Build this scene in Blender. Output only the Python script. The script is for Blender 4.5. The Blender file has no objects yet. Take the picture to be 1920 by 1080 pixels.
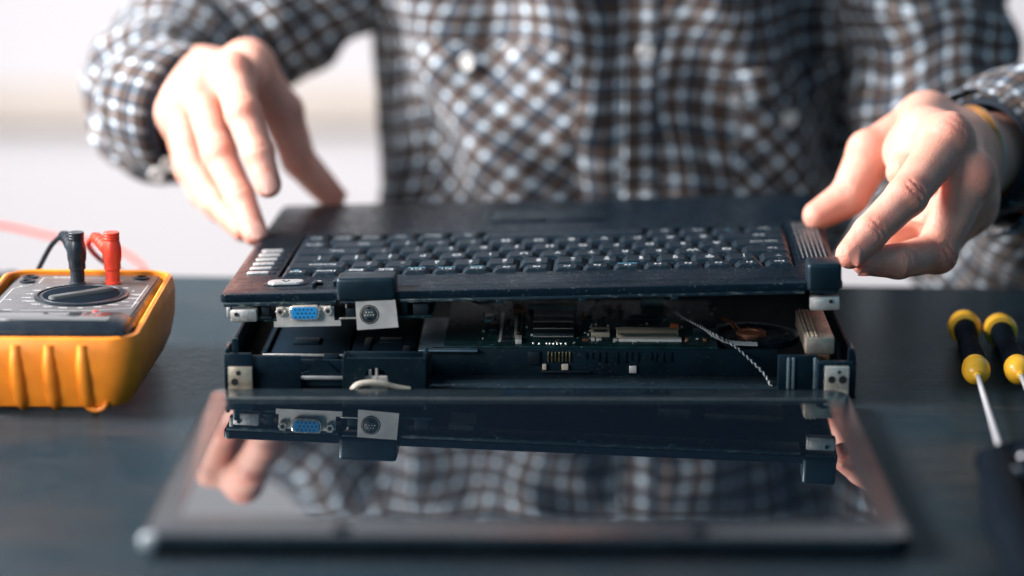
import bpy, bmesh, math, random
import numpy as np
from mathutils import Vector, Matrix, Euler, noise

SC = bpy.context.scene
COL = SC.collection
random.seed(7)
R = math.radians
MM = 0.001

# ------------------------------------------------------------------ camera
PITCH = R(12.8)
CAM_H = 363.0                       # mm above the table top
cam_d = bpy.data.cameras.new('camera')
cam_d.sensor_width = 36.0
cam_d.lens = 92.0
cam_d.clip_start = 0.02
cam_d.clip_end = 50.0
cam_d.dof.use_dof = True
cam_d.dof.focus_distance = 1.425
cam_d.dof.aperture_fstop = 2.45
cam = bpy.data.objects.new('camera', cam_d)
cam.location = (0, 0, CAM_H * MM)
cam.rotation_euler = (R(90) - PITCH, 0, 0)
COL.objects.link(cam)
SC.camera = cam

# ------------------------------------------------------------------ world, lamps, exposure
SC.view_settings.view_transform = 'Standard'
SC.view_settings.look = 'None'
SC.view_settings.exposure = 0.0
SC.view_settings.gamma = 1.0
SC.cycles.max_bounces = 8
SC.cycles.use_denoising = True
w = bpy.data.worlds.new('World')
SC.world = w
w.use_nodes = True
bg = w.node_tree.nodes['Background']
bg.inputs[0].default_value = (0.042, 0.130, 0.215, 1)
bg.inputs[1].default_value = 1.0


def area(name, loc, target, size, size_y, energy, color):
    l = bpy.data.lights.new(name, 'AREA')
    l.shape = 'RECTANGLE'
    l.size, l.size_y = size, size_y
    l.energy = energy
    l.color = color
    o = bpy.data.objects.new(name, l)
    o.location = loc
    d = Vector(target) - Vector(loc)
    o.rotation_euler = d.to_track_quat('-Z', 'Y').to_euler()
    COL.objects.link(o)
    return o


area('window_light', (-1.3, 1.50, 0.80), (0.0, 1.58, 0.10), 0.5, 0.5, 92, (1.0, 0.96, 0.96))
area('meter_fill_light', (-0.74, 0.74, 0.42), (-0.20, 1.32, 0.03), 0.35, 0.35, 8.5, (1.0, 0.95, 0.93))  # added fill lamp close to the multimeter, brightens its front
area('wall_light', (-0.1, 1.9, 2.0), (-0.1, 3.5, 1.5), 4.2, 0.8, 58, (1.0, 0.955, 0.945))
area('front_fill', (0.3, -0.3, 0.75), (0.05, 1.3, 0.02), 1.4, 0.7, 2.0, (0.34, 0.82, 1.0))

# ------------------------------------------------------------------ geometry helpers (all in millimetres)
FPX = 4906.0
_fw = Vector((0, math.cos(PITCH), -math.sin(PITCH)))
_up = Vector((0, math.sin(PITCH), math.cos(PITCH)))
_C = Vector((0, 0, CAM_H))


def _ray(px, py):
    return _fw * FPX + Vector((1, 0, 0)) * (px - 960) + _up * (540 - py)


def atY(px, py, Y):
    d = _ray(px, py)
    return _C + d * (Y / d.y)


def atZ(px, py, z):
    d = _ray(px, py)
    return _C + d * ((z - CAM_H) / d.z)


def obj(name, bm, m, parent=None, smooth=True, angle=35):
    """link a bmesh given in mm as one mesh object"""
    bmesh.ops.scale(bm, vec=(MM, MM, MM), verts=bm.verts)
    bmesh.ops.recalc_face_normals(bm, faces=bm.faces)
    me = bpy.data.meshes.new(name)
    bm.to_mesh(me)
    bm.free()
    return link(name, me, m, parent, smooth, angle)


def link(name, me, m, parent=None, smooth=True, angle=35):
    if m is not None and not me.materials:
        for k in (m if isinstance(m, (list, tuple)) else [m]):
            me.materials.append(k)
    if smooth:
        me.polygons.foreach_set('use_smooth', [True] * len(me.polygons))
        try:
            me.set_sharp_from_angle(angle=R(angle))
        except Exception:
            pass
    o = bpy.data.objects.new(name, me)
    COL.objects.link(o)
    if parent is not None:
        o.parent = parent
    return o


def tag(o, label=None, cat=None, group=None, kind=None):
    if label:
        o['label'] = label
    if cat:
        o['category'] = cat
    if group:
        o['group'] = group
    if kind:
        o['kind'] = kind
    return o


def thing(name, label, cat, loc=(0, 0, 0), rot=None, group=None):
    o = bpy.data.objects.new(name, None)
    o.empty_display_size = 0.01
    COL.objects.link(o)
    M = Matrix.Translation(Vector(loc) * MM)
    if rot is not None:
        M = M @ rot.to_4x4()
    o.matrix_world = M
    return tag(o, label, cat, group)


def rot_ypr(yaw, pitch=0, roll=0):
    """yaw clockwise from above, pitch far end up, roll right end up (degrees)"""
    return (Matrix.Rotation(R(-yaw), 3, 'Z') @ Matrix.Rotation(R(pitch), 3, 'X') @ Matrix.Rotation(R(-roll), 3, 'Y'))


def box(bm, x0, x1, y0, y1, z0, z1, bev=0.0, seg=2, mat=None, mi=0):
    r = bmesh.ops.create_cube(bm, size=1.0)
    vs = r['verts']
    for v in vs:
        v.co = Vector((x0 + (v.co.x + .5) * (x1 - x0), y0 + (v.co.y + .5) * (y1 - y0), z0 + (v.co.z + .5) * (z1 - z0)))
    faces = list({f for v in vs for f in v.link_faces})
    if bev > 0:
        es = list({e for v in vs for e in v.link_edges})
        rr = bmesh.ops.bevel(bm, geom=es, offset=bev, segments=seg, profile=0.5, affect='EDGES')
        vs = list({v for f in rr['faces'] for v in f.verts} | {v for v in vs if v.is_valid})
        faces = list({f for v in vs for f in v.link_faces})
    for f in faces:
        f.material_index = mi
    if mat is not None:
        for v in vs:
            v.co = mat @ v.co
    return vs


def roundrect(w, l, r, n=6):
    pts = []
    for cx, cy, a0 in ((w / 2 - r, l / 2 - r, 0), (-w / 2 + r, l / 2 - r, 90), (-w / 2 + r, -l / 2 + r, 180), (w / 2 - r, -l / 2 + r, 270)):
        for k in range(n + 1):
            a = R(a0 + 90 * k / n)
            pts.append((cx + r * math.cos(a), cy + r * math.sin(a)))
    return pts


def loft(bm, rings, cap0=True, cap1=True, closed=True, mi=0):
    vr = [[bm.verts.new(p) for p in ring] for ring in rings]
    n = len(rings[0])
    for a, b in zip(vr[:-1], vr[1:]):
        for i in range(n if closed else n - 1):
            j = (i + 1) % n
            f = bm.faces.new((a[i], a[j], b[j], b[i]))
            f.material_index = mi
    if cap0:
        bm.faces.new(list(reversed(vr[0]))).material_index = mi
    if cap1:
        bm.faces.new(vr[-1]).material_index = mi
    return vr


def lathe(bm, prof, n=32, M=None, mi=0):
    """prof: list of (radius, z); revolve about z"""
    rings = []
    for r, z in prof:
        rings.append([Vector((max(r, 1e-4) * math.cos(2 * math.pi * k / n), max(r, 1e-4) * math.sin(2 * math.pi * k / n), z)) for k in range(n)])
    if M is not None:
        rings = [[M @ p for p in ring] for ring in rings]
    return loft(bm, rings, True, True, True, mi)


def axis_frame(a, b):
    """4x4 taking +z from a to b"""
    a, b = Vector(a), Vector(b)
    q = (b - a).to_track_quat('Z', 'Y')
    return Matrix.Translation(a) @ q.to_matrix().to_4x4()


def spline(pts, n=12):
    """Catmull-Rom through points"""
    P = [Vector(p) for p in pts]
    P = [P[0] * 2 - P[1]] + P + [P[-1] * 2 - P[-2]]
    out = []
    for i in range(1, len(P) - 2):
        for k in range(n):
            t = k / n
            p0, p1, p2, p3 = P[i - 1], P[i], P[i + 1], P[i + 2]
            out.append(0.5 * ((2 * p1) + (-p0 + p2) * t + (2 * p0 - 5 * p1 + 4 * p2 - p3) * t * t + (-p0 + 3 * p1 - 3 * p2 + p3) * t ** 3))
    out.append(P[-2].copy())
    return out


def frames(path):
    T = []
    for i in range(len(path)):
        a = path[max(i - 1, 0)]
        b = path[min(i + 1, len(path) - 1)]
        T.append((b - a).normalized())
    up = Vector((0, 0, 1)) if abs(T[0].z) < .9 else Vector((1, 0, 0))
    N = [(up - T[0] * up.dot(T[0])).normalized()]
    for i in range(1, len(path)):
        q = T[i - 1].rotation_difference(T[i])
        n = q @ N[-1]
        N.append((n - T[i] * n.dot(T[i])).normalized())
    return T, N, [t.cross(n) for t, n in zip(T, N)]


def tube(bm, path, rad, n=10, cap=True, mi=0):
    T, N, B = frames(path)
    rings = []
    for i, p in enumerate(path):
        r = rad(i / (len(path) - 1)) if callable(rad) else rad
        rings.append([p + (N[i] * math.cos(2 * math.pi * k / n) + B[i] * math.sin(2 * math.pi * k / n)) * r for k in range(n)])
    return loft(bm, rings, cap, cap, True, mi)


def prism(bm, poly, z0, z1, M=None, mi=0):
    rings = [[Vector((x, y, z)) for x, y in poly] for z in (z0, z1)]
    if M is not None:
        rings = [[M @ p for p in r] for r in rings]
    return loft(bm, rings, True, True, True, mi)


def slab(bm, xs, ys, bottom, holes, top=0.0):
    """a slab gridded at xs, ys whose cells inside a hole rectangle (x0,x1,y0,y1,depth) are sunk"""
    def h(i, j):
        if i < 0 or j < 0 or i >= len(xs) - 1 or j >= len(ys) - 1:
            return bottom
        cx, cy = (xs[i] + xs[i + 1]) / 2, (ys[j] + ys[j + 1]) / 2
        for (a, b, c, d, dep) in holes:
            if a < cx < b and c < cy < d:
                return top - dep
        return top

    def quad(*p):
        bm.faces.new([bm.verts.new(q) for q in p])
    for i in range(len(xs) - 1):
        for j in range(len(ys) - 1):
            x0, x1, y0, y1 = xs[i], xs[i + 1], ys[j], ys[j + 1]
            z = h(i, j)
            quad((x0, y0, z), (x1, y0, z), (x1, y1, z), (x0, y1, z))
            quad((x0, y1, bottom), (x1, y1, bottom), (x1, y0, bottom), (x0, y0, bottom))
            for (di, dj, a, b) in ((1, 0, (x1, y0), (x1, y1)), (-1, 0, (x0, y1), (x0, y0)), (0, 1, (x1, y1), (x0, y1)), (0, -1, (x0, y0), (x1, y0))):
                z2 = h(i + di, j + dj)
                if z2 < z - 1e-6:
                    quad((*a, z2), (*b, z2), (*b, z), (*a, z))
    bmesh.ops.remove_doubles(bm, verts=bm.verts, dist=1e-4)


_text_cache = {}


def text_mesh(body, size, m, stretch=1.0):
    key = (body, size, m.name, stretch)
    if key in _text_cache:
        return _text_cache[key]
    c = bpy.data.curves.new('lettering', 'FONT')
    c.body = body
    c.size = size * MM
    c.align_x, c.align_y = 'CENTER', 'CENTER'
    c.space_line = 0.8
    c.resolution_u = 3
    c.offset = 0.008 * size * MM
    o = bpy.data.objects.new('lettering', c)
    COL.objects.link(o)
    dg = bpy.context.evaluated_depsgraph_get()
    me = bpy.data.meshes.new_from_object(o.evaluated_get(dg))
    bpy.data.objects.remove(o)
    bpy.data.curves.remove(c)
    if stretch != 1.0:
        me.transform(Matrix.Diagonal((stretch, 1, 1, 1)))
    me.materials.clear()
    me.materials.append(m)
    _text_cache[key] = me
    return me


# ------------------------------------------------------------------ materials
class NT:
    def __init__(self, name):
        self.m = bpy.data.materials.new(name)
        self.m.use_nodes = True
        self.t = self.m.node_tree
        self.b = self.t.nodes['Principled BSDF']

    def n(self, typ, **kw):
        nd = self.t.nodes.new(typ)
        for k, v in kw.items():
            setattr(nd, k, v)
        return nd

    def l(self, a, b):
        self.t.links.new(a, b)

    def noise(self, scale, detail=4, rough=.55, coord=None, dist=0.0):
        nd = self.n('ShaderNodeTexNoise')
        nd.inputs['Scale'].default_value = scale
        nd.inputs['Detail'].default_value = detail
        nd.inputs['Roughness'].default_value = rough
        nd.inputs['Distortion'].default_value = dist
        self.l(coord if coord is not None else self.coord(), nd.inputs['Vector'])
        return nd.outputs['Fac']

    def coord(self, out='Object', scale=None):
        if not hasattr(self, 'tc'):
            self.tc = self.n('ShaderNodeTexCoord')
        o = self.tc.outputs[out]
        if scale:
            mp = self.n('ShaderNodeMapping')
            mp.inputs['Scale'].default_value = scale
            self.l(o, mp.inputs['Vector'])
            o = mp.outputs[0]
        return o

    def ramp(self, fac, stops, interp='LINEAR'):
        r = self.n('ShaderNodeValToRGB')
        r.color_ramp.interpolation = interp
        els = r.color_ramp.elements
        els[0].position = stops[0][0]
        els[1].position = 1.0
        for p, c in stops[1:-1]:
            els.new(p).color = (*c, 1)
        els[len(els) - 1].position = stops[-1][0]
        els[0].color = (*stops[0][1], 1)
        els[len(els) - 1].color = (*stops[-1][1], 1)
        self.l(fac, r.inputs[0])
        return r.outputs[0]

    def mix(self, fac, a, b, mode='MIX'):
        nd = self.n('ShaderNodeMix', data_type='RGBA', blend_type=mode)
        for s, v in ((0, fac), (6, a), (7, b)):
            if hasattr(v, 'links') or isinstance(v, bpy.types.NodeSocket):
                self.l(v, nd.inputs[s])
            else:
                nd.inputs[s].default_value = (*v, 1) if isinstance(v, tuple) else v
        return nd.outputs[2]

    def maprange(self, v, a, b, c, d):
        nd = self.n('ShaderNodeMapRange')
        self.l(v, nd.inputs[0])
        for i, x in enumerate((a, b, c, d)):
            nd.inputs[i + 1].default_value = x
        return nd.outputs[0]

    def bump(self, h, strength=.3, dist=.0005):
        nd = self.n('ShaderNodeBump')
        nd.inputs['Strength'].default_value = strength
        nd.inputs['Distance'].default_value = dist
        self.l(h, nd.inputs['Height'])
        self.l(nd.outputs[0], self.b.inputs['Normal'])

    def set(self, **kw):
        for k, v in kw.items():
            s = self.b.inputs[k.replace('_', ' ')]
            if isinstance(v, bpy.types.NodeSocket):
                self.l(v, s)
            else:
                s.default_value = (*v, 1) if isinstance(v, tuple) and len(v) == 3 and s.type == 'RGBA' else v


def plain(name, col, rough=.5, metal=0.0, var=.25, scale=60, bump=0.0, bscale=900, ior=1.5, dust=0.0, rvar=.08, tint=None):
    m = NT(name)
    f = m.noise(scale, 5)
    c0 = tuple(max(0, c * (1 - var)) for c in col)
    c1 = tuple(min(1, c * (1 + var)) for c in col)
    c = m.ramp(f, [(.3, c0), (.7, c1)])
    if dust > 0:
        d1 = m.noise(700, 2, .5)
        d2 = m.noise(45, 3)
        mul = m.n('ShaderNodeMath', operation='MULTIPLY')
        m.l(m.maprange(d1, .655, .69, 0, 1), mul.inputs[0])
        m.l(m.maprange(d2, .42, .62, 0, dust), mul.inputs[1])
        c = m.mix(mul.outputs[0], c, (.42, .45, .43))
    m.set(Base_Color=c, Metallic=metal, IOR=ior, Roughness=m.maprange(m.noise(scale * 2.3, 3), .3, .7, max(.02, rough - rvar), rough + rvar))
    if tint:
        m.set(Specular_Tint=(*tint, 1))
    if bump > 0:
        m.bump(m.noise(bscale, 3), bump, .0004)
    return m.m


M_DECK = plain('deck_plastic', (.003, .008, .014), .30, bump=.04, bscale=2200, dust=.3, ior=1.25, tint=(.62, .90, 1.0))
M_KEY = plain('key_plastic', (.007, .013, .020), .42, bump=.06, bscale=2500, dust=.15, ior=1.33, tint=(.62, .90, 1.0))
M_BLACK = plain('black_plastic', (.004, .010, .016), .36, bump=.1, bscale=1500, tint=(.62, .90, 1.0))
M_BLACKG = plain('gloss_black_plastic', (.004, .009, .015), .25, tint=(.62, .90, 1.0))
M_CHASSIS = plain('chassis_plastic', (.003, .009, .015), .5, bump=.2, bscale=1200, dust=.05, ior=1.25, tint=(.62, .90, 1.0))
M_FLOOR = plain('dusty_shield', (.007, .018, .027), .6, bump=.6, bscale=1400, dust=.35, scale=120, ior=1.3)
M_BEZEL = plain('bezel_plastic', (.008, .013, .017), .22, bump=.06, bscale=1500, ior=1.5, rvar=.05, tint=(.85, .97, 1.0))
M_SILVER = plain('brushed_steel', (.60, .57, .54), .5, metal=.55, var=.18, scale=90, bump=.15, bscale=700)
M_CASTING = plain('cast_alloy', (.50, .49, .47), .45, metal=.6, var=.3, scale=160, bump=.5, bscale=500)
M_NICKEL = plain('nickel_plate', (.74, .67, .58), .24, metal=.65, var=.2, scale=150)
M_BRASS = plain('tarnished_bracket', (.46, .40, .31), .42, metal=.6, var=.35, scale=160, bump=.4, bscale=400)
M_HEAT = plain('heatsink_alloy', (.40, .34, .28), .48, metal=.85, var=.25, scale=140, bump=.3, bscale=900)
M_SILVERBTN = plain('silver_paint', (.55, .54, .53), .3, metal=.55, var=.08)
M_BLUE = plain('blue_plastic', (.012, .25, .58), .4, var=.1)
M_GOLD = plain('gold_contact', (.9, .55, .22), .28, metal=1.0, var=.1)
M_COPPER = plain('copper', (.24, .10, .055), .5, metal=.7, var=.3)
M_PCB = plain('circuit_board', (.004, .020, .022), .40, var=.7, scale=130, bump=.35, bscale=420, dust=.5, ior=1.42, tint=(.62, .90, 1.0))
M_CHIP = plain('chip_epoxy', (.006, .009, .012), .45, var=.2, ior=1.4, tint=(.62, .90, 1.0))
M_SOLDER = plain('solder_tin', (.50, .49, .45), .35, metal=.3, var=.25)
M_IVORY = plain('ivory_nylon', (.25, .22, .165), .5, var=.12)
M_ORANGEP = plain('orange_component', (.65, .13, .04), .45, var=.2)
M_RED = plain('red_pvc', (.78, .055, .025), .36, var=.1)
M_CABLEB = plain('black_pvc', (.014, .02, .026), .34, var=.2)
M_HOLSTER = plain('orange_rubber', (.95, .265, .018), .42, var=.14, scale=70, bump=.1, bscale=1600)
M_YELLOW = plain('yellow_plastic', (.88, .46, .03), .33, var=.07)
M_GRIP = plain('black_rubber_grip', (.002, .005, .009), .65, bump=.5, bscale=900, ior=1.12)
M_STEEL = plain('chrome_steel', (.52, .52, .54), .42, metal=.35, var=.03)
M_METERB = plain('meter_black', (.008, .013, .019), .33, var=.2, ior=1.4)
M_METERP = plain('meter_faceplate', (.075, .075, .078), .42, var=.15, ior=1.6)
M_LCD = plain('lcd_window', (.05, .055, .055), .04, var=.05, ior=3.0, rvar=.02)
M_PRINT = plain('white_print', (.52, .56, .58), .5, var=.05)
M_PRINTB = plain('blue_print', (.12, .45, .62), .5, var=.05)
M_PRINTG = plain('grey_print', (.55, .55, .54), .5, var=.05)
M_PAPER = plain('beige_tape', (.45, .38, .30), .6, var=.15)
M_WIREW = plain('white_wire', (.42, .45, .46), .45, var=.08)
M_NAIL = plain('fingernail', (.80, .50, .42), .24, var=.05)
M_BUTTON = plain('pearl_button', (.50, .50, .48), .15, var=.1)
M_BANGLE = plain('yellow_gold', (.56, .25, .065), .35, metal=.2, var=.15)
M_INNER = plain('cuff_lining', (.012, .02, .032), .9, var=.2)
M_DARKHOLE = plain('hole_black', (.004, .005, .006), .7, var=.1)


def screen_mat():
    m = NT('lcd_glass')
    m.set(Base_Color=(.003, .006, .010), Roughness=m.maprange(m.noise(9, 3), .3, .7, .004, .012), IOR=2.3, Specular_Tint=(.86, .97, 1.0, 1))
    return m.m


def table_mat():
    m = NT('black_stained_wood')
    co = m.coord('Object', (1.6, 22, 10))
    g = m.noise(11, 8, .65, co, .6)
    co2 = m.coord('Object', (9, 260, 60))
    g2 = m.noise(8, 5, .6, co2)
    big = m.noise(3.5, 4)
    c = m.ramp(g, [(.30, (.003, .015, .026)), (.5, (.012, .034, .050)), (.70, (.070, .064, .062))])
    br = m.maprange(m.noise(6, 5, .6, m.coord('Object', (.7, 1.6, 1))), .42, .66, 0, .8)
    c = m.mix(br, c, m.ramp(g, [(.3, (.030, .022, .020)), (.7, (.105, .078, .066))]))
    c = m.mix(.45, c, m.ramp(g2, [(.36, (.003, .014, .024)), (.64, (.044, .058, .066))]))
    m.set(Base_Color=c, Metallic=.3, Roughness=m.maprange(big, .3, .7, .13, .21), IOR=1.11, Specular_Tint=(.40, .75, .88, 1))
    sc = m.noise(5, 2, .5, m.coord('Object', (30, 300, 30)), 1.5)
    du = m.noise(900, 2)
    c = m.mix(m.maprange(sc, .70, .74, 0, .35), c, (.20, .20, .20))
    c = m.mix(m.maprange(du, .70, .73, 0, .5), c, (.30, .30, .29))
    m.set(Base_Color=c)
    s = m.n('ShaderNodeMath', operation='ADD')
    m.l(g, s.inputs[0])
    m.l(g2, s.inputs[1])
    m.bump(s.outputs[0], .7, .0012)
    return m.m


def wall_mat():
    m = NT('painted_wall')
    f = m.noise(1.2, 3)
    m.set(Base_Color=m.ramp(f, [(.3, (.68, .66, .67)), (.7, (.71, .69, .70))]), Roughness=.8)
    m.bump(m.noise(160, 4), .1, .001)
    return m.m


def skin_mat():
    m = NT('skin')
    f = m.noise(55, 5)
    f2 = m.noise(220, 3)
    c = m.ramp(f, [(.3, (.67, .325, .232)), (.7, (.77, .425, .33))])
    c = m.mix(m.maprange(f2, .45, .75, 0, .45), c, (.66, .25, .18))
    at = m.n('ShaderNodeAttribute', attribute_name='redness')
    c = m.mix(at.outputs['Fac'], c, (.66, .20, .14))
    m.set(Base_Color=c, Roughness=m.maprange(m.noise(180, 3), .3, .7, .36, .52), IOR=1.42, Subsurface_Weight=.40,
          Subsurface_Radius=(1.0, .22, .09), Subsurface_Scale=.009)
    v = m.n('ShaderNodeTexVoronoi', feature='DISTANCE_TO_EDGE')
    v.inputs['Scale'].default_value = 950
    m.l(m.coord(), v.inputs['Vector'])
    a = m.n('ShaderNodeMath', operation='ADD')
    m.l(v.outputs['Distance'], a.inputs[0])
    m.l(m.noise(420, 4), a.inputs[1])
    m.bump(a.outputs[0], .5, .0009)
    return m.m


def plaid_mat(name='plaid_flannel'):
    m = NT(name)
    uv = m.n('ShaderNodeUVMap', uv_map='UVMap')
    sep = m.n('ShaderNodeSeparateXYZ')
    m.l(uv.outputs[0], sep.inputs[0])
    nav, nav2, whi, bro, blu = (.003, .013, .029), (.008, .028, .056), (.80, .87, .92), (.30, .15, .07), (.05, .12, .21)

    def stripes(sock, stops):
        md = m.n('ShaderNodeMath', operation='FRACT')
        m.l(sock, md.inputs[0])
        return m.ramp(md.outputs[0], stops, 'CONSTANT')
    st = [(0, nav), (.05, whi), (.17, nav), (.28, bro), (.36, nav), (.46, whi), (.57, nav), (.69, blu), (.74, nav), (.82, bro), (.88, nav)]
    a = stripes(sep.outputs[0], st)
    b = stripes(sep.outputs[1], [(0, nav), (.06, whi), (.22, nav2), (.33, bro), (.40, nav), (.50, blu), (.56, nav), (.62, whi), (.72, nav), (.84, bro), (.90, nav)])
    c = m.mix(.7, m.mix(.5, a, b), m.mix(1.0, a, b, 'MULTIPLY'))
    # thread weave
    wv = m.n('ShaderNodeTexWave', wave_type='BANDS', bands_direction='DIAGONAL')
    wv.inputs['Scale'].default_value = 60
    m.l(uv.outputs[0], wv.inputs['Vector'])
    c = m.mix(.25, c, wv.outputs['Color'], 'MULTIPLY')
    m.set(Base_Color=c, Roughness=.85, Sheen_Weight=.15)
    m.bump(m.noise(300, 4), .3, .0008)
    return m.m


M_BAY = plain('bay_black', (.004, .011, .019), .85, ior=1.15)
def worn_lip():
    m = NT('worn_lip')
    f = m.noise(6, 6, .7, m.coord('Object', (22, 160, 160)))
    g = m.noise(160, 4)
    mu = m.n('ShaderNodeMath', operation='MULTIPLY')
    m.l(m.maprange(f, .5, .62, 0, 1), mu.inputs[0])
    m.l(m.maprange(g, .45, .65, 0, .7), mu.inputs[1])
    m.set(Base_Color=m.mix(mu.outputs[0], (.008, .018, .027), (.36, .40, .34)), Roughness=.4, Specular_Tint=(.62, .9, 1, 1))
    m.bump(g, .2, .0004)
    return m.m


M_LIP = worn_lip()
M_SCREEN = screen_mat()
M_TABLE = table_mat()
M_WALL = wall_mat()
M_SKIN = skin_mat()
M_PLAID = plaid_mat()
M_TRIM = plain('beige_trim', (.63, .56, .50), .6, var=.06, scale=8)

# ------------------------------------------------------------------ setting
bm = bmesh.new()
box(bm, -3600, 3600, 3500, 3600, -760, 2700)
tag(obj('wall', bm, M_WALL, smooth=False), 'bright white painted wall far behind the person', 'wall', kind='structure')
bm = bmesh.new()
box(bm, -3600, 3600, 3470, 3499.5, -205, -145, 6)
tag(obj('wall_rail', bm, M_TRIM), 'beige rail running along the white wall', 'rail', kind='structure')
bm = bmesh.new()
box(bm, -3600, 3600, -1500, 3500, -790, -740)
tag(obj('floor', bm, plain('floor_boards', (.42, .37, .33), .5, var=.15, scale=4), smooth=False), 'pale floor below the table', 'floor', kind='structure')

# table top: far edge runs from (-325,1641) to (265,1602)
bm = bmesh.new()
Mt = Matrix.Translation((-30, 1621.5, 0)) @ Matrix.Rotation(-math.atan2(39, 590), 4, 'Z')
box(bm, -900, 900, -1050, 0, -32, 0, 1.6, 3, mat=Mt)
tag(obj('table', bm, M_TABLE), 'black stained wooden table under the laptop and tools', 'table')

# ------------------------------------------------------------------ lifted keyboard deck
deck_rot = rot_ypr(2.57, -.45, 1.85)
deck = thing('keyboard_deck', 'black laptop keyboard half lifted up by both hands with ports on its edge', 'laptop keyboard', (-156.5, 1365, 49.0), deck_rot)
KX0, KX1, KY0, KY1 = 25.5, 310.0, 43.0, 158.0
TX0, TX1, TY0, TY1 = 134.0, 204.0, 188.0, 234.0
xs = [0, 3, 6, 21, KX0, 63, 95, TX0, TX1, KX1, 329, 332]
ys = [0, 10.5, 11.2, 13.6, 14.1, KY0, KY1, TY0, TY1, 262]
holes = [(KX0, KX1, KY0, KY1, 3.6), (TX0, TX1, TY0, TY1, 1.0), (3, 329, 10.5, 11.2, .5), (6, 329, 13.6, 14.1, .35)]
bm = bmesh.new()
slab(bm, xs, ys, -4.2, holes)
far = [e for e in bm.edges if all(v.co.y > 261.9 for v in e.verts) and abs(e.verts[0].co.x - e.verts[1].co.x) < 1e-3 and (e.verts[0].co.x < .1 or e.verts[0].co.x > 331.9)]
near = [e for e in bm.edges if all(v.co.y < .1 for v in e.verts) and abs(e.verts[0].co.x - e.verts[1].co.x) < 1e-3 and (e.verts[0].co.x < .1 or e.verts[0].co.x > 331.9)]
bmesh.ops.bevel(bm, geom=far, offset=13, segments=6, profile=.5, affect='EDGES')
bmesh.ops.bevel(bm, geom=[e for e in near if e.is_valid], offset=3, segments=3, profile=.5, affect='EDGES')
rim = [e for e in bm.edges if len(e.link_faces) == 2 and abs(e.verts[0].co.z) < 1e-4 and abs(e.verts[1].co.z) < 1e-4 and e.calc_face_angle(0) > 1.2
       and not (KX0 - 1 < e.verts[0].co.x < KX1 + 1 and 5 < e.verts[0].co.y < TY1 + 1) and not (2 < e.verts[0].co.x < 330 and 5 < e.verts[0].co.y < 20)]
bmesh.ops.bevel(bm, geom=rim, offset=.9, segments=2, profile=.5, affect='EDGES')
shell = obj('deck_shell', bm, M_DECK, deck, angle=30)
# worn lower lip below the shell, stepped back a little
bm = bmesh.new()
box(bm, 1.5, 62.5, .6, 20, -7.0, -4.2, .8)
box(bm, 96, 312, .8, 20, -6.6, -4.2, .7)
box(bm, 1.5, 12, 20, 255, -7.2, -4.2, .8)
box(bm, 321, 330.5, 20, 255, -7.2, -4.2, .8)
box(bm, 14, 318, 240, 259, -7.2, -4.2, .8)
obj('lower_rim', bm, M_LIP, deck)
bm = bmesh.new()
box(bm, 14, 319, 21, 238, -5.4, -4.25)
obj('deck_shield', bm, M_CHASSIS, deck)
# hinge cover blocks
for x0, x1, ztop, yb in ((63.2, 94.6, 8.2, 15), (313.2, 331.2, 10.5, 17)):
    bm = bmesh.new()
    box(bm, x0, x1, -3.2, yb, -4.6, ztop, 2.0, 3)
    box(bm, x0 + 1.5, x1 - 1.5, -1.6, 8, -6.0, -4.55, .4)
    obj('hinge_cover', bm, M_BLACK, deck)
# speaker grilles: raised ribs
for gx0, gx1, gy0, gy1, n in ((3, 23.5, 121, 205, 8), (312.5, 330, 60, 176, 7)):
    bm = bmesh.new()
    box(bm, gx0, gx1, gy0, gy1, -.5, .25, .2, 1)
    g = obj('speaker_grille', bm, M_BLACK, deck)
    for k in range(n):
        bm = bmesh.new()
        cx = gx0 + (k + .5) * (gx1 - gx0) / n
        box(bm, cx - .62, cx + .62, gy0 + 1, gy1 - 1, .25, 1.0, .3, 2)
        obj('grille_rib', bm, M_DECK, g)
    if gx0 > 100:
        bm = bmesh.new()
        for k in range(n - 1):
            cx = gx0 + (k + 1) * (gx1 - gx0) / n
            for j in range(26):
                box(bm, cx - .28, cx + .28, gy0 + 2 + j * 4.0, gy0 + 3.6 + j * 4.0, .2, .62)
        o = obj('grille_perforation', bm, M_PRINTG, g, smooth=False)
        o['kind'] = 'stuff'
# six silver media buttons
for k in range(6):
    y = 54 + k * 12.1
    bm = bmesh.new()
    box(bm, 7, 19.5, y - 1.9, y + 1.9, -.6, 1.1, .8, 3)
    b = obj('media_button', bm, M_SILVERBTN, deck)
    bm = bmesh.new()
    box(bm, 20.4, 23.4, y - 1.0, y + 1.0, .02, .5, .2)
    obj('button_lamp', bm, M_BLACK, b)
# power button
bm = bmesh.new()
prism(bm, roundrect(24, 12.5, 6.1, 8), -.5, .5, Matrix.Translation((32.5, 25.5, 0)))
pr = obj('power_button', bm, M_BLACKG, deck)
bm = bmesh.new()
lo = [[Vector((32.5 + x * s, 25.5 + y * s, z)) for x, y in roundrect(20, 8.6, 4.2, 8)] for s, z in ((1, .4), (1, 1.1), (.93, 1.6))]
loft(bm, lo)
obj('button_cap', bm, M_SILVERBTN, pr)
bm = bmesh.new()
arc = [Vector((32.5 + 1.9 * math.cos(R(a)), 25.5 + 1.9 * math.sin(R(a)), 1.68)) for a in range(-240, 61, 20)]
tube(bm, arc, .22, 5)
box(bm, 32.3, 32.7, 22.8, 25.2, 1.62, 1.85)
obj('power_symbol', bm, M_BLACK, pr)
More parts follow.
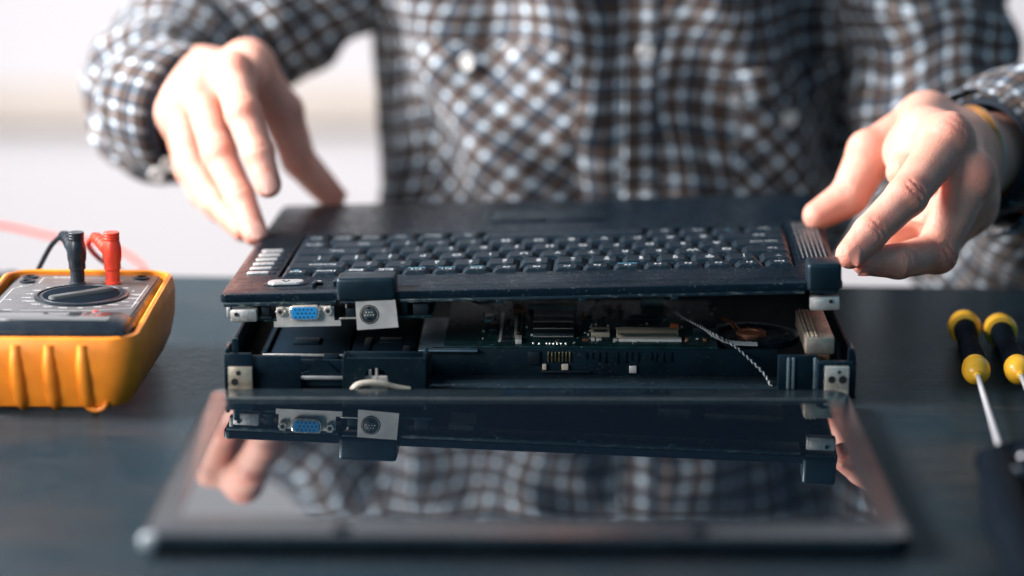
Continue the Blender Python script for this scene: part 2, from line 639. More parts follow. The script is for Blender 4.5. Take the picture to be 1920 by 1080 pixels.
# latch hooks and little icons
for x, y in ((49, 19), (60, 22.5)):
    bm = bmesh.new()
    box(bm, x - 1.0, x + 1.0, y - 5, y + 3, -.2, 2.6, .5)
    box(bm, x - 1.0, x + 4.2, y + 2, y + 4.2, -.2, 1.4, .5)
    obj('latch_hook', bm, M_BLACKG, deck)
    me = text_mesh('oo', 4.2, M_PRINTG)
    o = link('icon_print', me, None, deck, smooth=False)
    o.location = (x * MM, (y + 12) * MM, .08 * MM)
# touchpad
bm = bmesh.new()
box(bm, TX0 + .6, TX1 - .6, TY0 + 11, TY1 - .6, -1.4, -.35, .3)
obj('touchpad', bm, M_BLACK, deck)
for a, b in ((TX0 + .6, (TX0 + TX1) / 2 - .3), ((TX0 + TX1) / 2 + .3, TX1 - .6)):
    bm = bmesh.new()
    box(bm, a, b, TY0 + .6, TY0 + 10, -1.2, .9, .5)
    obj('touchpad_button', bm, M_DECK, deck)

bm = bmesh.new()
box(bm, KX0 + .2, KX1 - .2, KY0 + .2, KY1 - .2, -3.58, -3.3)
obj('keyboard_plate', bm, M_DARKHOLE, deck, smooth=False)
# keys --------------------------------------------------------
_key_cache = {}


def key_mesh(wd, ht):
    k = (round(wd, 2), round(ht, 2))
    if k in _key_cache:
        return _key_cache[k]
    bm = bmesh.new()
    tx = min(2.5, wd * .15)
    ty0, ty1 = ht * .07, ht * .12

    def ring(ix, iy0, iy1, z, r):
        return [Vector((x, y + (iy0 - iy1) / 2, z)) for x, y in roundrect(wd - 2 * ix, ht - iy0 - iy1, r, 3)]
    loft(bm, [ring(0, 0, 0, -2.9, .6), ring(.1, .1, .1, -1.2, .7), ring(tx, ty0, ty1, 1.15, 1.2), ring(tx + .3, ty0 + .3, ty1 + .3, 1.4, 1.1)])
    bmesh.ops.scale(bm, vec=(MM,) * 3, verts=bm.verts)
    bmesh.ops.recalc_face_normals(bm, faces=bm.faces)
    me = bpy.data.meshes.new('key')
    bm.to_mesh(me)
    bm.free()
    me.materials.append(M_KEY)
    _key_cache[k] = me
    return me


ROWS = [
    (44.0, 13.6, [(16.65, s) for s in ('Esc', 'F1', 'F2', 'F3', 'F4', 'F5|CRT/LCD', 'F6', 'F7', 'F8', 'F9', 'F10|Pad Lk', 'F11|Num Lk', 'F12|Scroll Lk', 'Prt Sc\nSysRq', 'Pause\nBreak', 'Home', 'End|@')]),
    (58.6, 19, [(19, s) for s in ('~\n`', '!\n1', '@\n2', '#\n3', '$\n4', '%\n5', '^\n6', '&\n7', '*\n8', '(\n9', ')\n0', '_\n-', '+\n=')] + [(36, 'Backspace')]),
    (77.6, 19, [(28, 'Tab')] + [(19, s) for s in ('Q', 'W', 'E', 'R', 'T', 'Y', 'U', 'I', 'O', 'P', '{\n[', '}\n]')] + [(27, '|\n\\')]),
    (96.6, 19, [(33, 'Caps Lock')] + [(19, s) for s in ('A', 'S', 'D', 'F', 'G', 'H', 'J', 'K', 'L', ':\n;', '"\n\'')] + [(41, 'Enter')]),
    (115.6, 19, [(40, 'Shift')] + [(19, s) for s in ('Z', 'X', 'C', 'V', 'B', 'N', 'M', '<\n,', '>\n.', '?\n/')] + [(34, 'Shift'), (19, 'Pg Up')]),
    (134.6, 19, [(24, 'Ctrl'), (19, '|Fn'), (19, 'Win'), (19, 'Alt'), (96, ''), (19, 'Alt'), (19, 'Menu'), (19, 'Ctrl'), (16.5, 'Home'), (16.5, 'Pg Dn'), (16, 'End')]),
]
for (y0, ht, keys) in ROWS:
    u = 309.6
    for wd, s in keys:
        x1 = u
        x0 = u - wd
        u = x0
        o = link('key', key_mesh(wd - .7, ht - .8), None, deck, angle=14)
        o.location = ((x0 + x1) / 2 * MM, (y0 + ht / 2) * MM, random.uniform(-.12, .12) * MM)
        o.rotation_euler = (random.uniform(-.006, .006), random.uniform(-.006, .006), 0)
        main, _, blue = s.partition('|') if not s.startswith('|\n') else (s, '', '')
        if main:
            size = 6.6 if len(main) == 1 else (3.7 if '\n' not in main else 5.2)
            if ht < 15:
                size = 4.3 if '\n' not in main else 3.4
            if '\n' in main and len(main) > 4 and ht > 15:
                size = 3.2
            t = link('legend', text_mesh(main, size, M_PRINT), None, o, smooth=False)
            off = 0.9 if ht < 15 else 1.2
            dx = (wd / 2 - 6.4 if (len(main) <= 3) else 0) if ht > 15 else 0
            if len(main) > 4 and wd > 25:
                dx = wd / 2 - 12
            t.location = (dx * .5 * MM, (-off if blue else -.4) * MM, 1.50 * MM)
            t.rotation_euler = (0, 0, math.pi)
        if blue:
            t = link('blue_legend', text_mesh(blue, 2.7, M_PRINTB), None, o, smooth=False)
            t.location = (0, 2.6 * MM if main else 0, 1.50 * MM)
            t.rotation_euler = (0, 0, math.pi)

# ports hanging under the near edge of the deck -----------------
bm = bmesh.new()
box(bm, 5, 19.5, -.5, 6, -15.2, -8.0, 1.2, 2)
box(bm, 3.2, 5.4, 0, 6, -12.5, -7.0, .4)
hb = obj('hinge_socket', bm, M_CASTING, deck)
bm = bmesh.new()
lathe(bm, [(1.15, 0), (1.15, .5)], 14, Matrix.Translation((8.6, -1.0, -10.6)) @ Matrix.Rotation(R(90), 4, 'X'))
obj('screw_hole', bm, M_DARKHOLE, hb)
bm = bmesh.new()
box(bm, 314.5, 330.2, -.5, 6, -15.4, -8.0, 1.0, 2)
hb = obj('hinge_socket', bm, M_CASTING, deck)
bm = bmesh.new()
lathe(bm, [(1.1, 0), (1.1, .5)], 14, Matrix.Translation((325.5, -1.0, -10.4)) @ Matrix.Rotation(R(90), 4, 'X'))
obj('screw_hole', bm, M_DARKHOLE, hb)
bm = bmesh.new()
box(bm, 316.4, 323, -.75, 0, -13.6, -9.4, .3)
obj('socket_pad', bm, M_SILVER, hb)

FRONT = Matrix.Rotation(R(90), 4, 'X')          # local z -> -y (towards the camera)


def facing(x, z, y):
    return Matrix.Translation((x, y, z)) @ FRONT


bm = bmesh.new()
prism(bm, [(-16.6, -8.4), (19.4, -8.4), (19.4, -5.4), (16, -5.4), (16, 2.2), (9.5, 2.8), (-15, 2.4), (-15, -5.4), (-16.6, -5.4)], 0, .9, facing(45.0, -9.9, 1.0))
vga = obj('video_port', bm, M_SILVER, deck, angle=20)
sh = []
for s, z in ((1.0, .9), (1.0, 4.2), (.95, 4.6), (.88, 4.6), (.88, 2.2)):
    ring = []
    for x, y in roundrect(16.4, 7.6, 2.6, 5):
        ring.append(facing(45.6, -10.2, 1.0) @ Vector((x * s * (1 + .035 * y / 3.8), y * s, z)))
    sh.append(ring)
bm = bmesh.new()
loft(bm, sh, True, True)
obj('port_shell', bm, M_NICKEL, vga)
bm = bmesh.new()
rings = []
for s, z in ((1.0, 2.0), (1.0, 4.6), (.97, 4.9)):
    rings.append([facing(45.6, -10.2, 1.0) @ Vector((x * s * (1 + .035 * y / 3.2), y * s, z)) for x, y in roundrect(14.0, 6.3, 1.9, 5)])
loft(bm, rings)
ins = obj('port_insert', bm, M_BLUE, vga)
bm = bmesh.new()
for r_, (n, ox) in enumerate(((5, -.25), (5, .9), (5, -.25))):
    for k in range(n):
        lathe(bm, [(.52, 4.7), (.52, 4.97)], 10, facing(45.6 + ox - 4.5 + 2.2 * k, -10.2 + 2.05 - 2.05 * r_, 1.0))
obj('pin_hole', bm, M_DARKHOLE, vga)
for cx in (32.6, 58.2):
    bm = bmesh.new()
    lathe(bm, [(2.75, .9), (2.75, 3.6), (2.3, 4.3), (1.3, 4.3), (1.2, 2.0)], 6, facing(cx, -9.4, 1.0))
    n_ = obj('screw_post', bm, M_NICKEL, vga, angle=20)
    bm = bmesh.new()
    lathe(bm, [(1.15, 4.0), (1.15, 4.36)], 14, facing(cx, -9.4, 1.0))
    obj('screw_hole', bm, M_DARKHOLE, n_)
# round seven pin socket on its white metal plate
bm = bmesh.new()
Msv = facing(84.2, -12.4, -1.2) @ Matrix.Rotation(R(1.8), 4, 'Z')
prism(bm, [(-11.2, -7.6), (11.0, -7.2), (10.4, 7.9), (-11.0, 7.8)], 0, .8, Msv)
sv = obj('round_port', bm, M_SILVER, deck, angle=20)
Ms2 = Msv @ Matrix.Translation((-4.0, .6, 0))
bm = bmesh.new()
lathe(bm, [(5.25, .8), (5.25, .95), (4.9, 1.0)], 36, Ms2)
obj('socket_ring', bm, M_BLACKG, sv)
bm = bmesh.new()
tube(bm, [Ms2 @ Vector((4.55 * math.cos(R(a)), 4.55 * math.sin(R(a)), 1.1)) for a in range(0, 361, 12)], .22, 6)
obj('socket_rim', bm, M_BRASS, sv)
bm = bmesh.new()
lathe(bm, [(3.75, .9), (3.75, 1.2), (3.55, 1.3)], 30, Ms2)
core = obj('socket_core', bm, plain('grey_socket_core', (.028, .040, .046), .4), sv)
bm = bmesh.new()
for r_, xs_ in enumerate(((-1.5, 0, 1.5), (-2.2, -.75, .75, 2.2))):
    for x in xs_:
        lathe(bm, [(.36, 1.3), (.36, 1.75), (.2, 1.85)], 8, Ms2 @ Matrix.Translation((x, 1.3 - 1.5 * r_, 0)))
obj('socket_pin', bm, M_SOLDER, core)
bm = bmesh.new()
box(bm, -1.4, 1.4, -2.7, -1.5, 1.3, 1.55, .1, mat=Ms2)
box(bm, -.5, .5, 3.0, 4.4, .9, 1.5, .1, mat=Ms2)
obj('socket_key', bm, M_BLACKG, core)
# small board that carries these sockets
bm = bmesh.new()
box(bm, 19.8, 113, 4, 62, -15.9, -14.4, .1)
pb = obj('port_board', bm, M_PCB, deck)
for q_ in ((21, 27, 2.2, 9, -14.4, -12.9, .2), (67, 72.5, 2.5, 9, -14.4, -9.5, .3), (96.5, 100, 4.5, 9, -14.4, -7.2, .3), (103, 111, 5.0, 14, -14.4, -8.2, .3), (21.5, 26.0, 3.5, 9, -12.85, -7.4, .3)):
    bm = bmesh.new()
    box(bm, *q_)
    obj('board_socket', bm, M_CHIP, pb)
bm = bmesh.new()
box(bm, 63.5, 73.2, 1.4, 3.0, -15.0, -14.2, .1)
box(bm, 66.8, 67.8, 3, 5, -9.2, -6.8, .1)
obj('board_tab', bm, M_NICKEL, pb)
# tape and a loose lead under the deck
bm = bmesh.new()
box(bm, 121, 135, 14, 40, -9.2, -5.5, .6)
obj('foam_pad', bm, M_PAPER, deck)
bm = bmesh.new()
tube(bm, spline([(129, 20, -7.5), (138, 12, -10.2), (145, 6, -8.0), (152, 3, -4.8)], 8), .85, 8)
obj('loose_lead', bm, M_CABLEB, deck)
bm = bmesh.new()
box(bm, 236, 254, 60, 90, -10.5, -5.4, .5)
box(bm, 262, 306, 60, 100, -9, -5.4, .5)
obj('underside_bracket', bm, M_HEAT, deck)
bm = bmesh.new()
for x in (150, 194, 243):
    box(bm, x - 2, x + 2, .2, 2.2, -8.2, -6.3, .4)
obj('snap_tab', bm, M_BLACK, deck)

# ------------------------------------------------------------------ lower chassis on the table
base = thing('laptop_base', 'open black laptop bottom case with circuit board and loose twisted wire', 'laptop base', (-151.5, 1336, 0), rot_ypr(1.2))
BW, BD = 332.0, 262.0
B_INV = base.matrix_world.inverted()


def bz(px, py, z):
    """photo pixel on a horizontal plane at height z, in chassis coordinates (mm)"""
    p = atZ(px, py, z)
    return (B_INV @ (p * MM)) / MM


bm = bmesh.new()
slab(bm, [0, 2.4, 14, 318, BW - 2.4, BW], [0, 2.5, 18, BD - 2.5, BD], 1.2, [(2.4, BW - 2.4, 2.5, BD - 2.5, 1.6)], top=4.2)
obj('bottom_tray', bm, M_CHASSIS, base)
bm = bmesh.new()
box(bm, 108, 312, 12, 38, 2.62, 3.2, .2)
obj('floor_shield', bm, M_FLOOR, base)
# side walls
for x0, x1 in ((0, 2.2), (BW - 2.2, BW)):
    bm = bmesh.new()
    box(bm, x0, x1, 0, BD, 4.2, 23, .6)
    obj('side_wall', bm, M_CHASSIS, base)
bm = bmesh.new()
box(bm, 2.2, BW - 2.2, BD - 2.4, BD, 4.2, 20, .6)
obj('rear_wall', bm, M_CHASSIS, base)
# inner wall below the board
bm = bmesh.new()
box(bm, 107, 294, 38, 41, 2.7, 18.0, .5)
iw = obj('inner_wall', bm, M_CHASSIS, base)
for k in range(14):
    x = 190 + k * 3.5 + random.uniform(-.8, .8)
    if k % 5 != 4:
        bm = bmesh.new()
        box(bm, x, x + 1.0, 37.0, 38.1, random.uniform(10, 13), 16.5, .15)
        obj('vent_rib', bm, M_CHASSIS, iw)
bm = bmesh.new()
box(bm, 214, 218, 36.4, 38.1, 5, 9, .3)
obj('wall_clip', bm, M_SILVER, iw)
bm = bmesh.new()
box(bm, 292, 313, 10, 13, 2.7, 22.0, .5)
obj('corner_wall', bm, M_CHASSIS, base)
bm = bmesh.new()
for x in (297.5, 300, 311.5):
    box(bm, x - .8, x + .8, 8.6, 10.1, 4, 21, .5)
obj('wall_rib', bm, plain('grey_rib', (.09, .13, .15), .35, var=.2), base)
# left corner: upright post, box frame and wall with a half round gap
bm = bmesh.new()
box(bm, 0, 14.5, -1.5, .5, 2, 24.5, .5)
box(bm, 0, 2.0, .5, 16, 4, 26.5, .6)
box(bm, 3.6, 7.0, 3, 5.5, 4, 31.5, .5)
box(bm, 14.5, 40, 2, 3.8, 3, 22.5, .5)
obj('corner_frame', bm, M_BLACKG, base)
bm = bmesh.new()
box(bm, 38, 64, 9, 11, 3, 18.5, .4)
prism(bm, [(38, 5), (64, 5), (64, 13.5), (60, 12), (52, 19), (47, 19.6), (44, 13), (38, 11)], 0, 1.6, facing(0, 0, 8.0))
obj('bay_divider', bm, M_CHASSIS, base)
bm = bmesh.new()
box(bm, 40, 62, 3.5, 7.5, 9.2, 10.6, .4)
obj('bay_strip', bm, plain('worn_grey_strip', (.16, .17, .17), .4, var=.3), base)
bm = bmesh.new()
poly = [(63, 2.8), (73, 2.8)]
for k in range(9):
    a = math.pi - math.pi * k / 8
    poly.append((79.8 + 6.2 * math.cos(a), 10.5 + 6.5 * math.sin(a) if 0 < k < 8 else 10.5))
poly += [(86, 2.8), (106, 2.8), (106, 22), (63, 22)]
prism(bm, poly, 0, 2.0, facing(0, 0, 1.5))
box(bm, 62.2, 63.6, -.5, 12, 2.8, 22.6, .3)
box(bm, 105, 107, 1.6, 14, 2.8, 24.5, .3)
box(bm, 63.6, 105, 13, 15, 2.8, 22, .3)
obj('port_frame', bm, M_CHASSIS, base)
bm = bmesh.new()
box(bm, 76, 77.2, 2.8, 3.6, 8, 15, .2)
box(bm, 79.4, 80.6, 2.8, 3.6, 8, 15.5, .2)
box(bm, 73.5, 86, 3.2, 6, 4, 11, .4)
obj('port_clip', bm, M_SILVER, base)
# cable loop lying in front of it
bm = bmesh.new()
tube(bm, spline([(66.5, -4.0, 3.0), (70, -4.4, 8.2), (77, -4.2, 9.8), (84, -3.5, 9.0), (90, -2.2, 7.2), (98, -1, 5.6)], 8), lambda t: 1.9 * (1 - .4 * t), 8)
obj('cable_loop', bm, plain('pale_sleeve', (.34, .31, .26), .5, var=.2), base)
# hinge brackets
for (x0, mir) in ((2.2, 1), (315.5, -1)):
    bm = bmesh.new()
    zt = 17.5 if mir > 0 else 19.5
    box(bm, x0, x0 + 12.6, -3.2, -1.6, 4.2, zt, .3)
    box(bm, x0 - 1.5, x0 + 5.2, -5.6, -1.6, 3.0, 5.0, .5)
    box(bm, x0 + 6, x0 + 12.6, -5.6, -1.6, 3.0, 5.0, .5)
    h = obj('hinge_bracket', bm, M_BRASS if mir > 0 else M_NICKEL, base)
    bm = bmesh.new()
    for cx, cz, rr in ((5.4, zt - 3.2, 1.4), (3.4 if mir > 0 else 9.0, zt - 8.0, 1.9)) if mir > 0 else ((3.6, zt - 7, 2.0), (9.4, zt - 7, 2.2), (7.5, zt - 3, 1.0)):
        lathe(bm, [(rr, 0), (rr, .25)], 18, facing(x0 + cx, cz, -3.15))
    obj('screw_hole', bm, M_DARKHOLE, h)
bm = bmesh.new()
box(bm, 313.5, 331, -1.4, .8, 2, 22, .6)
box(bm, 329.4, 331.8, .8, 20, 4, 27, .8)
prism(bm, [(327.6, 20), (332, 20), (331.2, 26), (329.4, 28.5), (328.2, 27.8)], 0, 5, facing(0, 0, 4.6))
box(bm, 311.6, 313.6, -2, 10, 3, 21, .6)
obj('corner_frame', bm, M_BLACKG, base)
# motherboard
PZ = 19.2
pl = bz(832, 648, PZ)
pr_ = bz(1505, 648, PZ)
bm = bmesh.new()
box(bm, pl.x, bz(1345, 648, PZ).x, 38.5, 150, 17.9, PZ, .1)
mb = obj('motherboard', bm, M_PCB, base)


def chip(name, px0, px1, py0, py1, h, m, bev=.2, parent=mb):
    a = bz(px0, py1, PZ)
    b = bz(px1, py1, PZ)
    c = bz((px0 + px1) / 2, py0, PZ)
    bm = bmesh.new()
    box(bm, min(a.x, b.x), max(a.x, b.x), a.y, max(c.y, a.y + .6), PZ + .02, PZ + h, bev)
    return obj(name, bm, m, parent)


chip('memory_slot', 1000, 1076, 588, 634, 2.6, M_CHIP)
bm = bmesh.new()
for py in (592, 603, 616, 631):
    for k in range(34):
        a = bz(1001 + k * 2.2, py, PZ + 2.6)
        box(bm, a.x - .18, a.x + .18, a.y - .7, a.y + .7, PZ + 2.6, PZ + 2.85)
o = obj('slot_contact', bm, M_SOLDER, mb, smooth=False)
o['kind'] = 'stuff'
chip('flat_cable_strip', 990, 1082, 574, 581, 2.0, M_PAPER)
chip('red_component', 962, 985, 576, 588, 2.2, M_ORANGEP)
chip('beige_component', 960, 974, 562, 573, 4.0, M_PAPER)
c1 = chip('white_connector', 1156, 1272, 622, 634, 2.6, M_IVORY)
bm = bmesh.new()
for k in range(38):
    a = bz(1159 + k * 2.95, 627, PZ + 2.6)
    box(bm, a.x - .16, a.x + .16, a.y - 2.5, a.y + 2.5, PZ + 2.55, PZ + 2.8)
o = obj('connector_pin', bm, M_CHIP, c1, smooth=False)
o['kind'] = 'stuff'
chip('connector_base', 1160, 1278, 636, 641, 1.4, M_SOLDER)
chip('small_connector', 1108, 1143, 621, 632, 2.4, M_IVORY)
chip('small_connector', 1112, 1138, 626, 630, 2.7, M_CHIP)
for px0, px1, py0, py1, h, m in ((1108, 1116, 635, 640, 1.6, M_SOLDER), (1118, 1128, 636, 640, 1.4, M_SOLDER), (1092, 1104, 637, 640, 1.2, M_COPPER), (1258, 1273, 612, 620, 1.6, M_ORANGEP),
                                 (1285, 1291, 638, 641, 1.6, M_COPPER), (1318, 1325, 638, 641, 1.6, M_COPPER), (1150, 1158, 637, 640, 1.0, M_SOLDER), (1185, 1195, 640, 642, 1.0, M_SOLDER),
                                 (908, 925, 594, 606, 2.0, M_SOLDER), (918, 932, 608, 624, 2.2, M_CHIP), (935, 941, 588, 640, .8, M_SOLDER), (963, 968, 590, 640, .8, M_SOLDER),
                                 (975, 979, 600, 640, .6, M_CHIP), (1100, 1110, 594, 604, 2.4, M_CHIP), (1140, 1147, 574, 584, 2.0, M_COPPER), (1160, 1166, 575, 584, 2.0, M_COPPER),
                                 (1092, 1100, 596, 600, 1.2, M_COPPER), (1105, 1111, 596, 600, 1.2, M_COPPER), (1180, 1235, 592, 602, 1.6, M_CHIP), (940, 960, 636, 644, 2, M_CHIP), (966, 978, 636, 645, 2.4, M_SOLDER),
                                 (1300, 1345, 600, 626, 3.0, M_CHIP), (1206, 1246, 562, 574, 4.0, M_HEAT)):
    chip('chip', px0, px1, py0, py1, h, m)
bm = bmesh.new()
rs = random.Random(3)
for k in range(300):
    px, py = rs.uniform(905, 1340), rs.uniform(562, 645)
    a = bz(px, py, PZ)
    s = rs.uniform(.25, .7)
    box(bm, a.x - s, a.x + s, a.y - s * .7, a.y + s * .7, PZ + .02, PZ + rs.uniform(.3, 1.0), mi=rs.choice((0, 0, 1, 1, 1, 2)))
o = obj('tiny_component', bm, [M_SOLDER, M_CHIP, M_COPPER], mb, smooth=False)
o['kind'] = 'stuff'
bm = bmesh.new()
for px, py in ((903, 564), (922, 566), (923, 584), (905, 600), (1011, 646), (1025, 646), (1031, 646), (1038, 646), (1045, 646), (1052, 646), (1061, 646), (1000, 645)):
    a = bz(px, py, PZ)
    lathe(bm, [(.55, 0), (.75, .4), (.5, 1.0)], 8, Matrix.Translation((a.x, a.y, PZ)))
obj('solder_dot', bm, M_SOLDER, mb)
# metal shield left of the board
a = bz(836, 640, 18)
bm = bmesh.new()
box(bm, a.x - 14, a.x + 18, 34, 110, 16.8, 18, .4)
obj('drive_shield', bm, plain('blue_grey_shield', (.16, .24, .30), .35, metal=.6, var=.2), base)
bm = bmesh.new()
box(bm, 64, a.x - 16, 18, 120, 12, 17.5, .8)
obj('drive_bay', bm, M_BAY, base)
bm = bmesh.new()
box(bm, 14, 62, 22, 150, 6, 14, .8)
obj('drive_bay', bm, M_BAY, base)
for k, (x0, x1, y0, y1, z0_, z1_) in enumerate(((16, 60, 34, 36, 14, 15.2), (16, 18, 36, 120, 14, 15.5), (50, 58, 22, 30, 14, 17), (66, 90, 24, 25.5, 17.5, 18.6), (70, 74, 30, 60, 17.5, 18.4), (92, 96, 18, 40, 17.5, 19), (30, 44, 60, 74, 14, 15), (78, 90, 50, 62, 17.5, 18.2))):
    bm = bmesh.new()
    box(bm, x0, x1, y0, y1, z0_ + .02, z1_, .25)
    obj('bay_rib', bm, M_CASTING if k == 0 else M_CHASSIS, base)
# gold pins of the modem jack
jk = (B_INV @ (atY(1000, 655, 1373) * MM)) / MM
bm = bmesh.new()
z0, z1 = 6.5, 16.8
box(bm, jk.x + 4, jk.x + 31, 36.5, 38.1, z0 - 1.6, z0 - .4, .3)
box(bm, jk.x - 3, jk.x + 3.5, 36.4, 38.1, z0 + 3, z1, .3)
j = obj('modem_jack', bm, M_CHIP, base)
for k in range(7):
    x = (B_INV @ (atY(1028 + 6.7 * k, 655, 1373) * MM)).x / MM
    bm = bmesh.new()
    box(bm, x - .28, x + .28, 36.7, 37.5, 10.8 if k not in (2, 5) else 11.4, 16.6, .1)
    obj('gold_pin', bm, M_GOLD, j)
for px in (1021, 1057):
    x = (B_INV @ (atY(px, 670, 1373) * MM)).x / MM
    bm = bmesh.new()
    box(bm, x - 1.2, x + (1.0 if px < 1040 else 2.4), 36.2, 37.8, 6.6, 9.8, .2)
    obj('jack_foot', bm, M_PAPER, j)
# fan with copper disc
fc = bz(1408, 622, 19.5)
bm = bmesh.new()
lathe(bm, [(26, 15), (26, 18.6), (24, 19.2), (20, 19.2), (19, 18.2), (11, 18.2)], 48, Matrix.Translation((fc.x, fc.y, 0)))
fan = obj('cooling_fan', bm, M_BLACKG, base)
bm = bmesh.new()
lathe(bm, [(8.2, 18.2), (8.2, 19.6), (7.4, 20.0), (4.5, 20.0), (4.2, 19.4)], 36, Matrix.Translation((fc.x, fc.y, 0)))
obj('fan_hub', bm, M_COPPER, fan)
bm = bmesh.new()
for dx in (0, 2.2):
    tube(bm, spline([(fc.x - 16 + dx, fc.y + 26, 21), (fc.x - 12 + dx, fc.y + 14, 22), (fc.x - 8.5 + dx, fc.y + 4, 19.8)], 6), .5, 6)
obj('fan_wire', bm, M_COPPER, fan)
# heat sink block
hs0 = bz(1508, 657, 22.5)
bm = bmesh.new()
HX, HY = hs0.x, 13.0
box(bm, HX, HX + 15.2, HY, HY + 64, 22.0, 31.2, .7, 2)
hsk = obj('heat_sink', bm, M_HEAT, base)
for dx, wd in ((1.2, .9), (3.0, 1.6), (5.4, 1.0)):
    bm = bmesh.new()
    box(bm, HX + dx, HX + dx + wd, HY + .6, HY + 63, 31.2, 31.8, .25)
    obj('heat_sink_ridge', bm, M_BRASS, hsk)
bm = bmesh.new()
box(bm, HX + 2, HX + 13, HY + 1, HY + 30, 18, 21.9, .5)
obj('heat_sink_foot', bm, M_COPPER, hsk)
# grey ribbon on the board
bm = bmesh.new()
p = [bz(1312, 612, 22), bz(1340, 632, 21), bz(1372, 644, 20), bz(1420, 647, 19.8)]
path = spline([Vector((q.x, q.y, q.z)) for q in p], 6)
rings = [[q + Vector((0, -2.4, .0)), q + Vector((0, 2.4, .9)), q + Vector((0, 2.4, 1.1)), q + Vector((0, -2.4, .3))] for q in path]
loft(bm, rings)
obj('grey_ribbon', bm, plain('grey_ribbon_film', (.30, .33, .34), .35, var=.1), base)
# black and white twisted lead that hangs over the front
tw = [bz(1262, 585, 25), bz(1310, 611, 25), bz(1342, 628, 25)]
tw += [(B_INV @ (atY(px, py, Y) * MM)) / MM for px, py, Y in ((1364, 641, 1374), (1384, 654, 1368), (1412, 680, 1360), (1434, 703, 1354), (1446, 724, 1347))]
path = spline(tw, 40)
T, N, B = frames(path)
for ph, m, nm in ((0, M_WIREW, 'white_strand'), (math.pi, M_CABLEB, 'black_strand')):
    bm = bmesh.new()
    L, pts = 0, []
    for i, q in enumerate(path):
        if i:
            L += (q - path[i - 1]).length
        a = L / 3.4 * 2 * math.pi + ph
        pts.append(q + (N[i] * math.cos(a) + B[i] * math.sin(a)) * .42)
    tube(bm, pts, .38, 6)
    obj(nm, bm, m, base)

# ------------------------------------------------------------------ display lid lying in front
lid = thing('display_lid', 'flat laptop display lid lying nearest the camera mirroring the ports and shirt', 'laptop display', (-159.7, 1073.5, 0), rot_ypr(.55))
LW, LD = 332.0, 247.0
bm = bmesh.new()
bx = [0, 12.5, LW - 13.5, LW]
by = [0, 30, LD - 22, LD]
slab(bm, bx, by, .6, [(12.5, LW - 13.5, 30, LD - 22, 1.6)], top=9.6)
cor = [e for e in bm.edges if abs(e.verts[0].co.z - e.verts[1].co.z) > 5 and (e.verts[0].co.x < .1 or e.verts[0].co.x > LW - .1) and (e.verts[0].co.y < .1 or e.verts[0].co.y > LD - .1)]
bmesh.ops.bevel(bm, geom=cor, offset=9, segments=5, profile=.5, affect='EDGES')
rim = [e for e in bm.edges if len(e.link_faces) == 2 and e.calc_face_angle(0) > 1.2 and abs(e.verts[0].co.z - e.verts[1].co.z) < .01 and
       (min(e.verts[0].co.x, LW - e.verts[0].co.x) < 10 or min(e.verts[0].co.y, LD - e.verts[0].co.y) < 10)]
bmesh.ops.bevel(bm, geom=rim, offset=1.8, segments=3, profile=.5, affect='EDGES')
obj('bezel', bm, M_BEZEL, lid)
bm = bmesh.new()
box(bm, 12.6, LW - 13.6, 30.1, LD - 22.1, 7.9, 9.0)
obj('screen', bm, M_SCREEN, lid, smooth=False)
for x in (86, 240):
    bm = bmesh.new()
    lathe(bm, [(4.2, 9.5), (4.2, 10.4), (3.4, 10.9)], 20, Matrix.Translation((x, 10, 0)))
    obj('rubber_bumper', bm, M_GRIP, lid)
bm = bmesh.new()
box(bm, -1.0, 7.0, -.8, 7.0, 3.0, 9.9, 2.4, 3)
obj('corner_cap', bm, plain('pale_grey_cap', (.32, .36, .38), .35, var=.1), lid)
bm = bmesh.new()
box(bm, 152, 238, LD - 12, LD - 5, 9.55, 10.3, .3)
obj('hinge_strip', bm, M_DECK, lid)
bm = bmesh.new()
box(bm, 10, LW - 12, LD - 22.2, LD - 21.4, 9.4, 10.3, .25)
obj('bezel_lip', bm, plain('edge_highlight', (.06, .075, .08), .35, var=.3, scale=90), lid)  # pale colour stands in for the highlight along the bezel's inner edge

# ------------------------------------------------------------------ multimeter
mm = thing('multimeter', 'yellow orange digital multimeter with black dial and printed face', 'multimeter', (-239.5, 1376, 0), rot_ypr(1.5))
MWD, MLN = 99.0, 147.0


def rr(w_, l_, r, z, dy=0.0):
    return [Vector((x, y + dy, z)) for x, y in roundrect(w_, l_, r, 7)]


def lift(ring):
    return [Vector((p.x, p.y, p.z + (5.2 * min(1, max(0, (p.y + 45) / 100)) if p.z > 30 else 0))) for p in ring]


bm = bmesh.new()
loft(bm, [lift(q) for q in [rr(76, 128, 10, 1.5), rr(84, 136, 14, 3.0), rr(92, 143, 16, 12), rr(97, 147, 17, 24), rr(98, 146, 17, 32), rr(97, 144, 16, 37), rr(94.5, 141, 15, 39.6), rr(91, 138, 14, 40.2),
          rr(88.8, 136, 13, 39.4), rr(88.8, 136, 13, 30.5)]], True, True)
obj('holster', bm, M_HOLSTER, mm)
for k, x in enumerate((-31, -13.8, 3.4, 20.6)):
    bm = bmesh.new()
    pts = [(x + 1.6, -64.0, 2.0), (x + 1.0, -68.8, 7), (x + .4, -72.2, 18), (x, -73.0, 28), (x - .1, -71.4, 36.5)]
    tube(bm, spline(pts, 6), lambda t: 3.8 * (.7 + .3 * math.sin(math.pi * min(1, t * 1.1))), 12)
    obj('holster_rib', bm, M_HOLSTER, mm)
for x in (26, -34):
    bm = bmesh.new()
    ring = [Vector((x + 5.6 * math.cos(R(a)), -68.5, 6.2 + 5.0 * math.sin(R(a)))) for a in range(180, 361, 15)]
    tube(bm, ring, 1.35, 8)
    obj('stand_loop', bm, M_HOLSTER, mm)
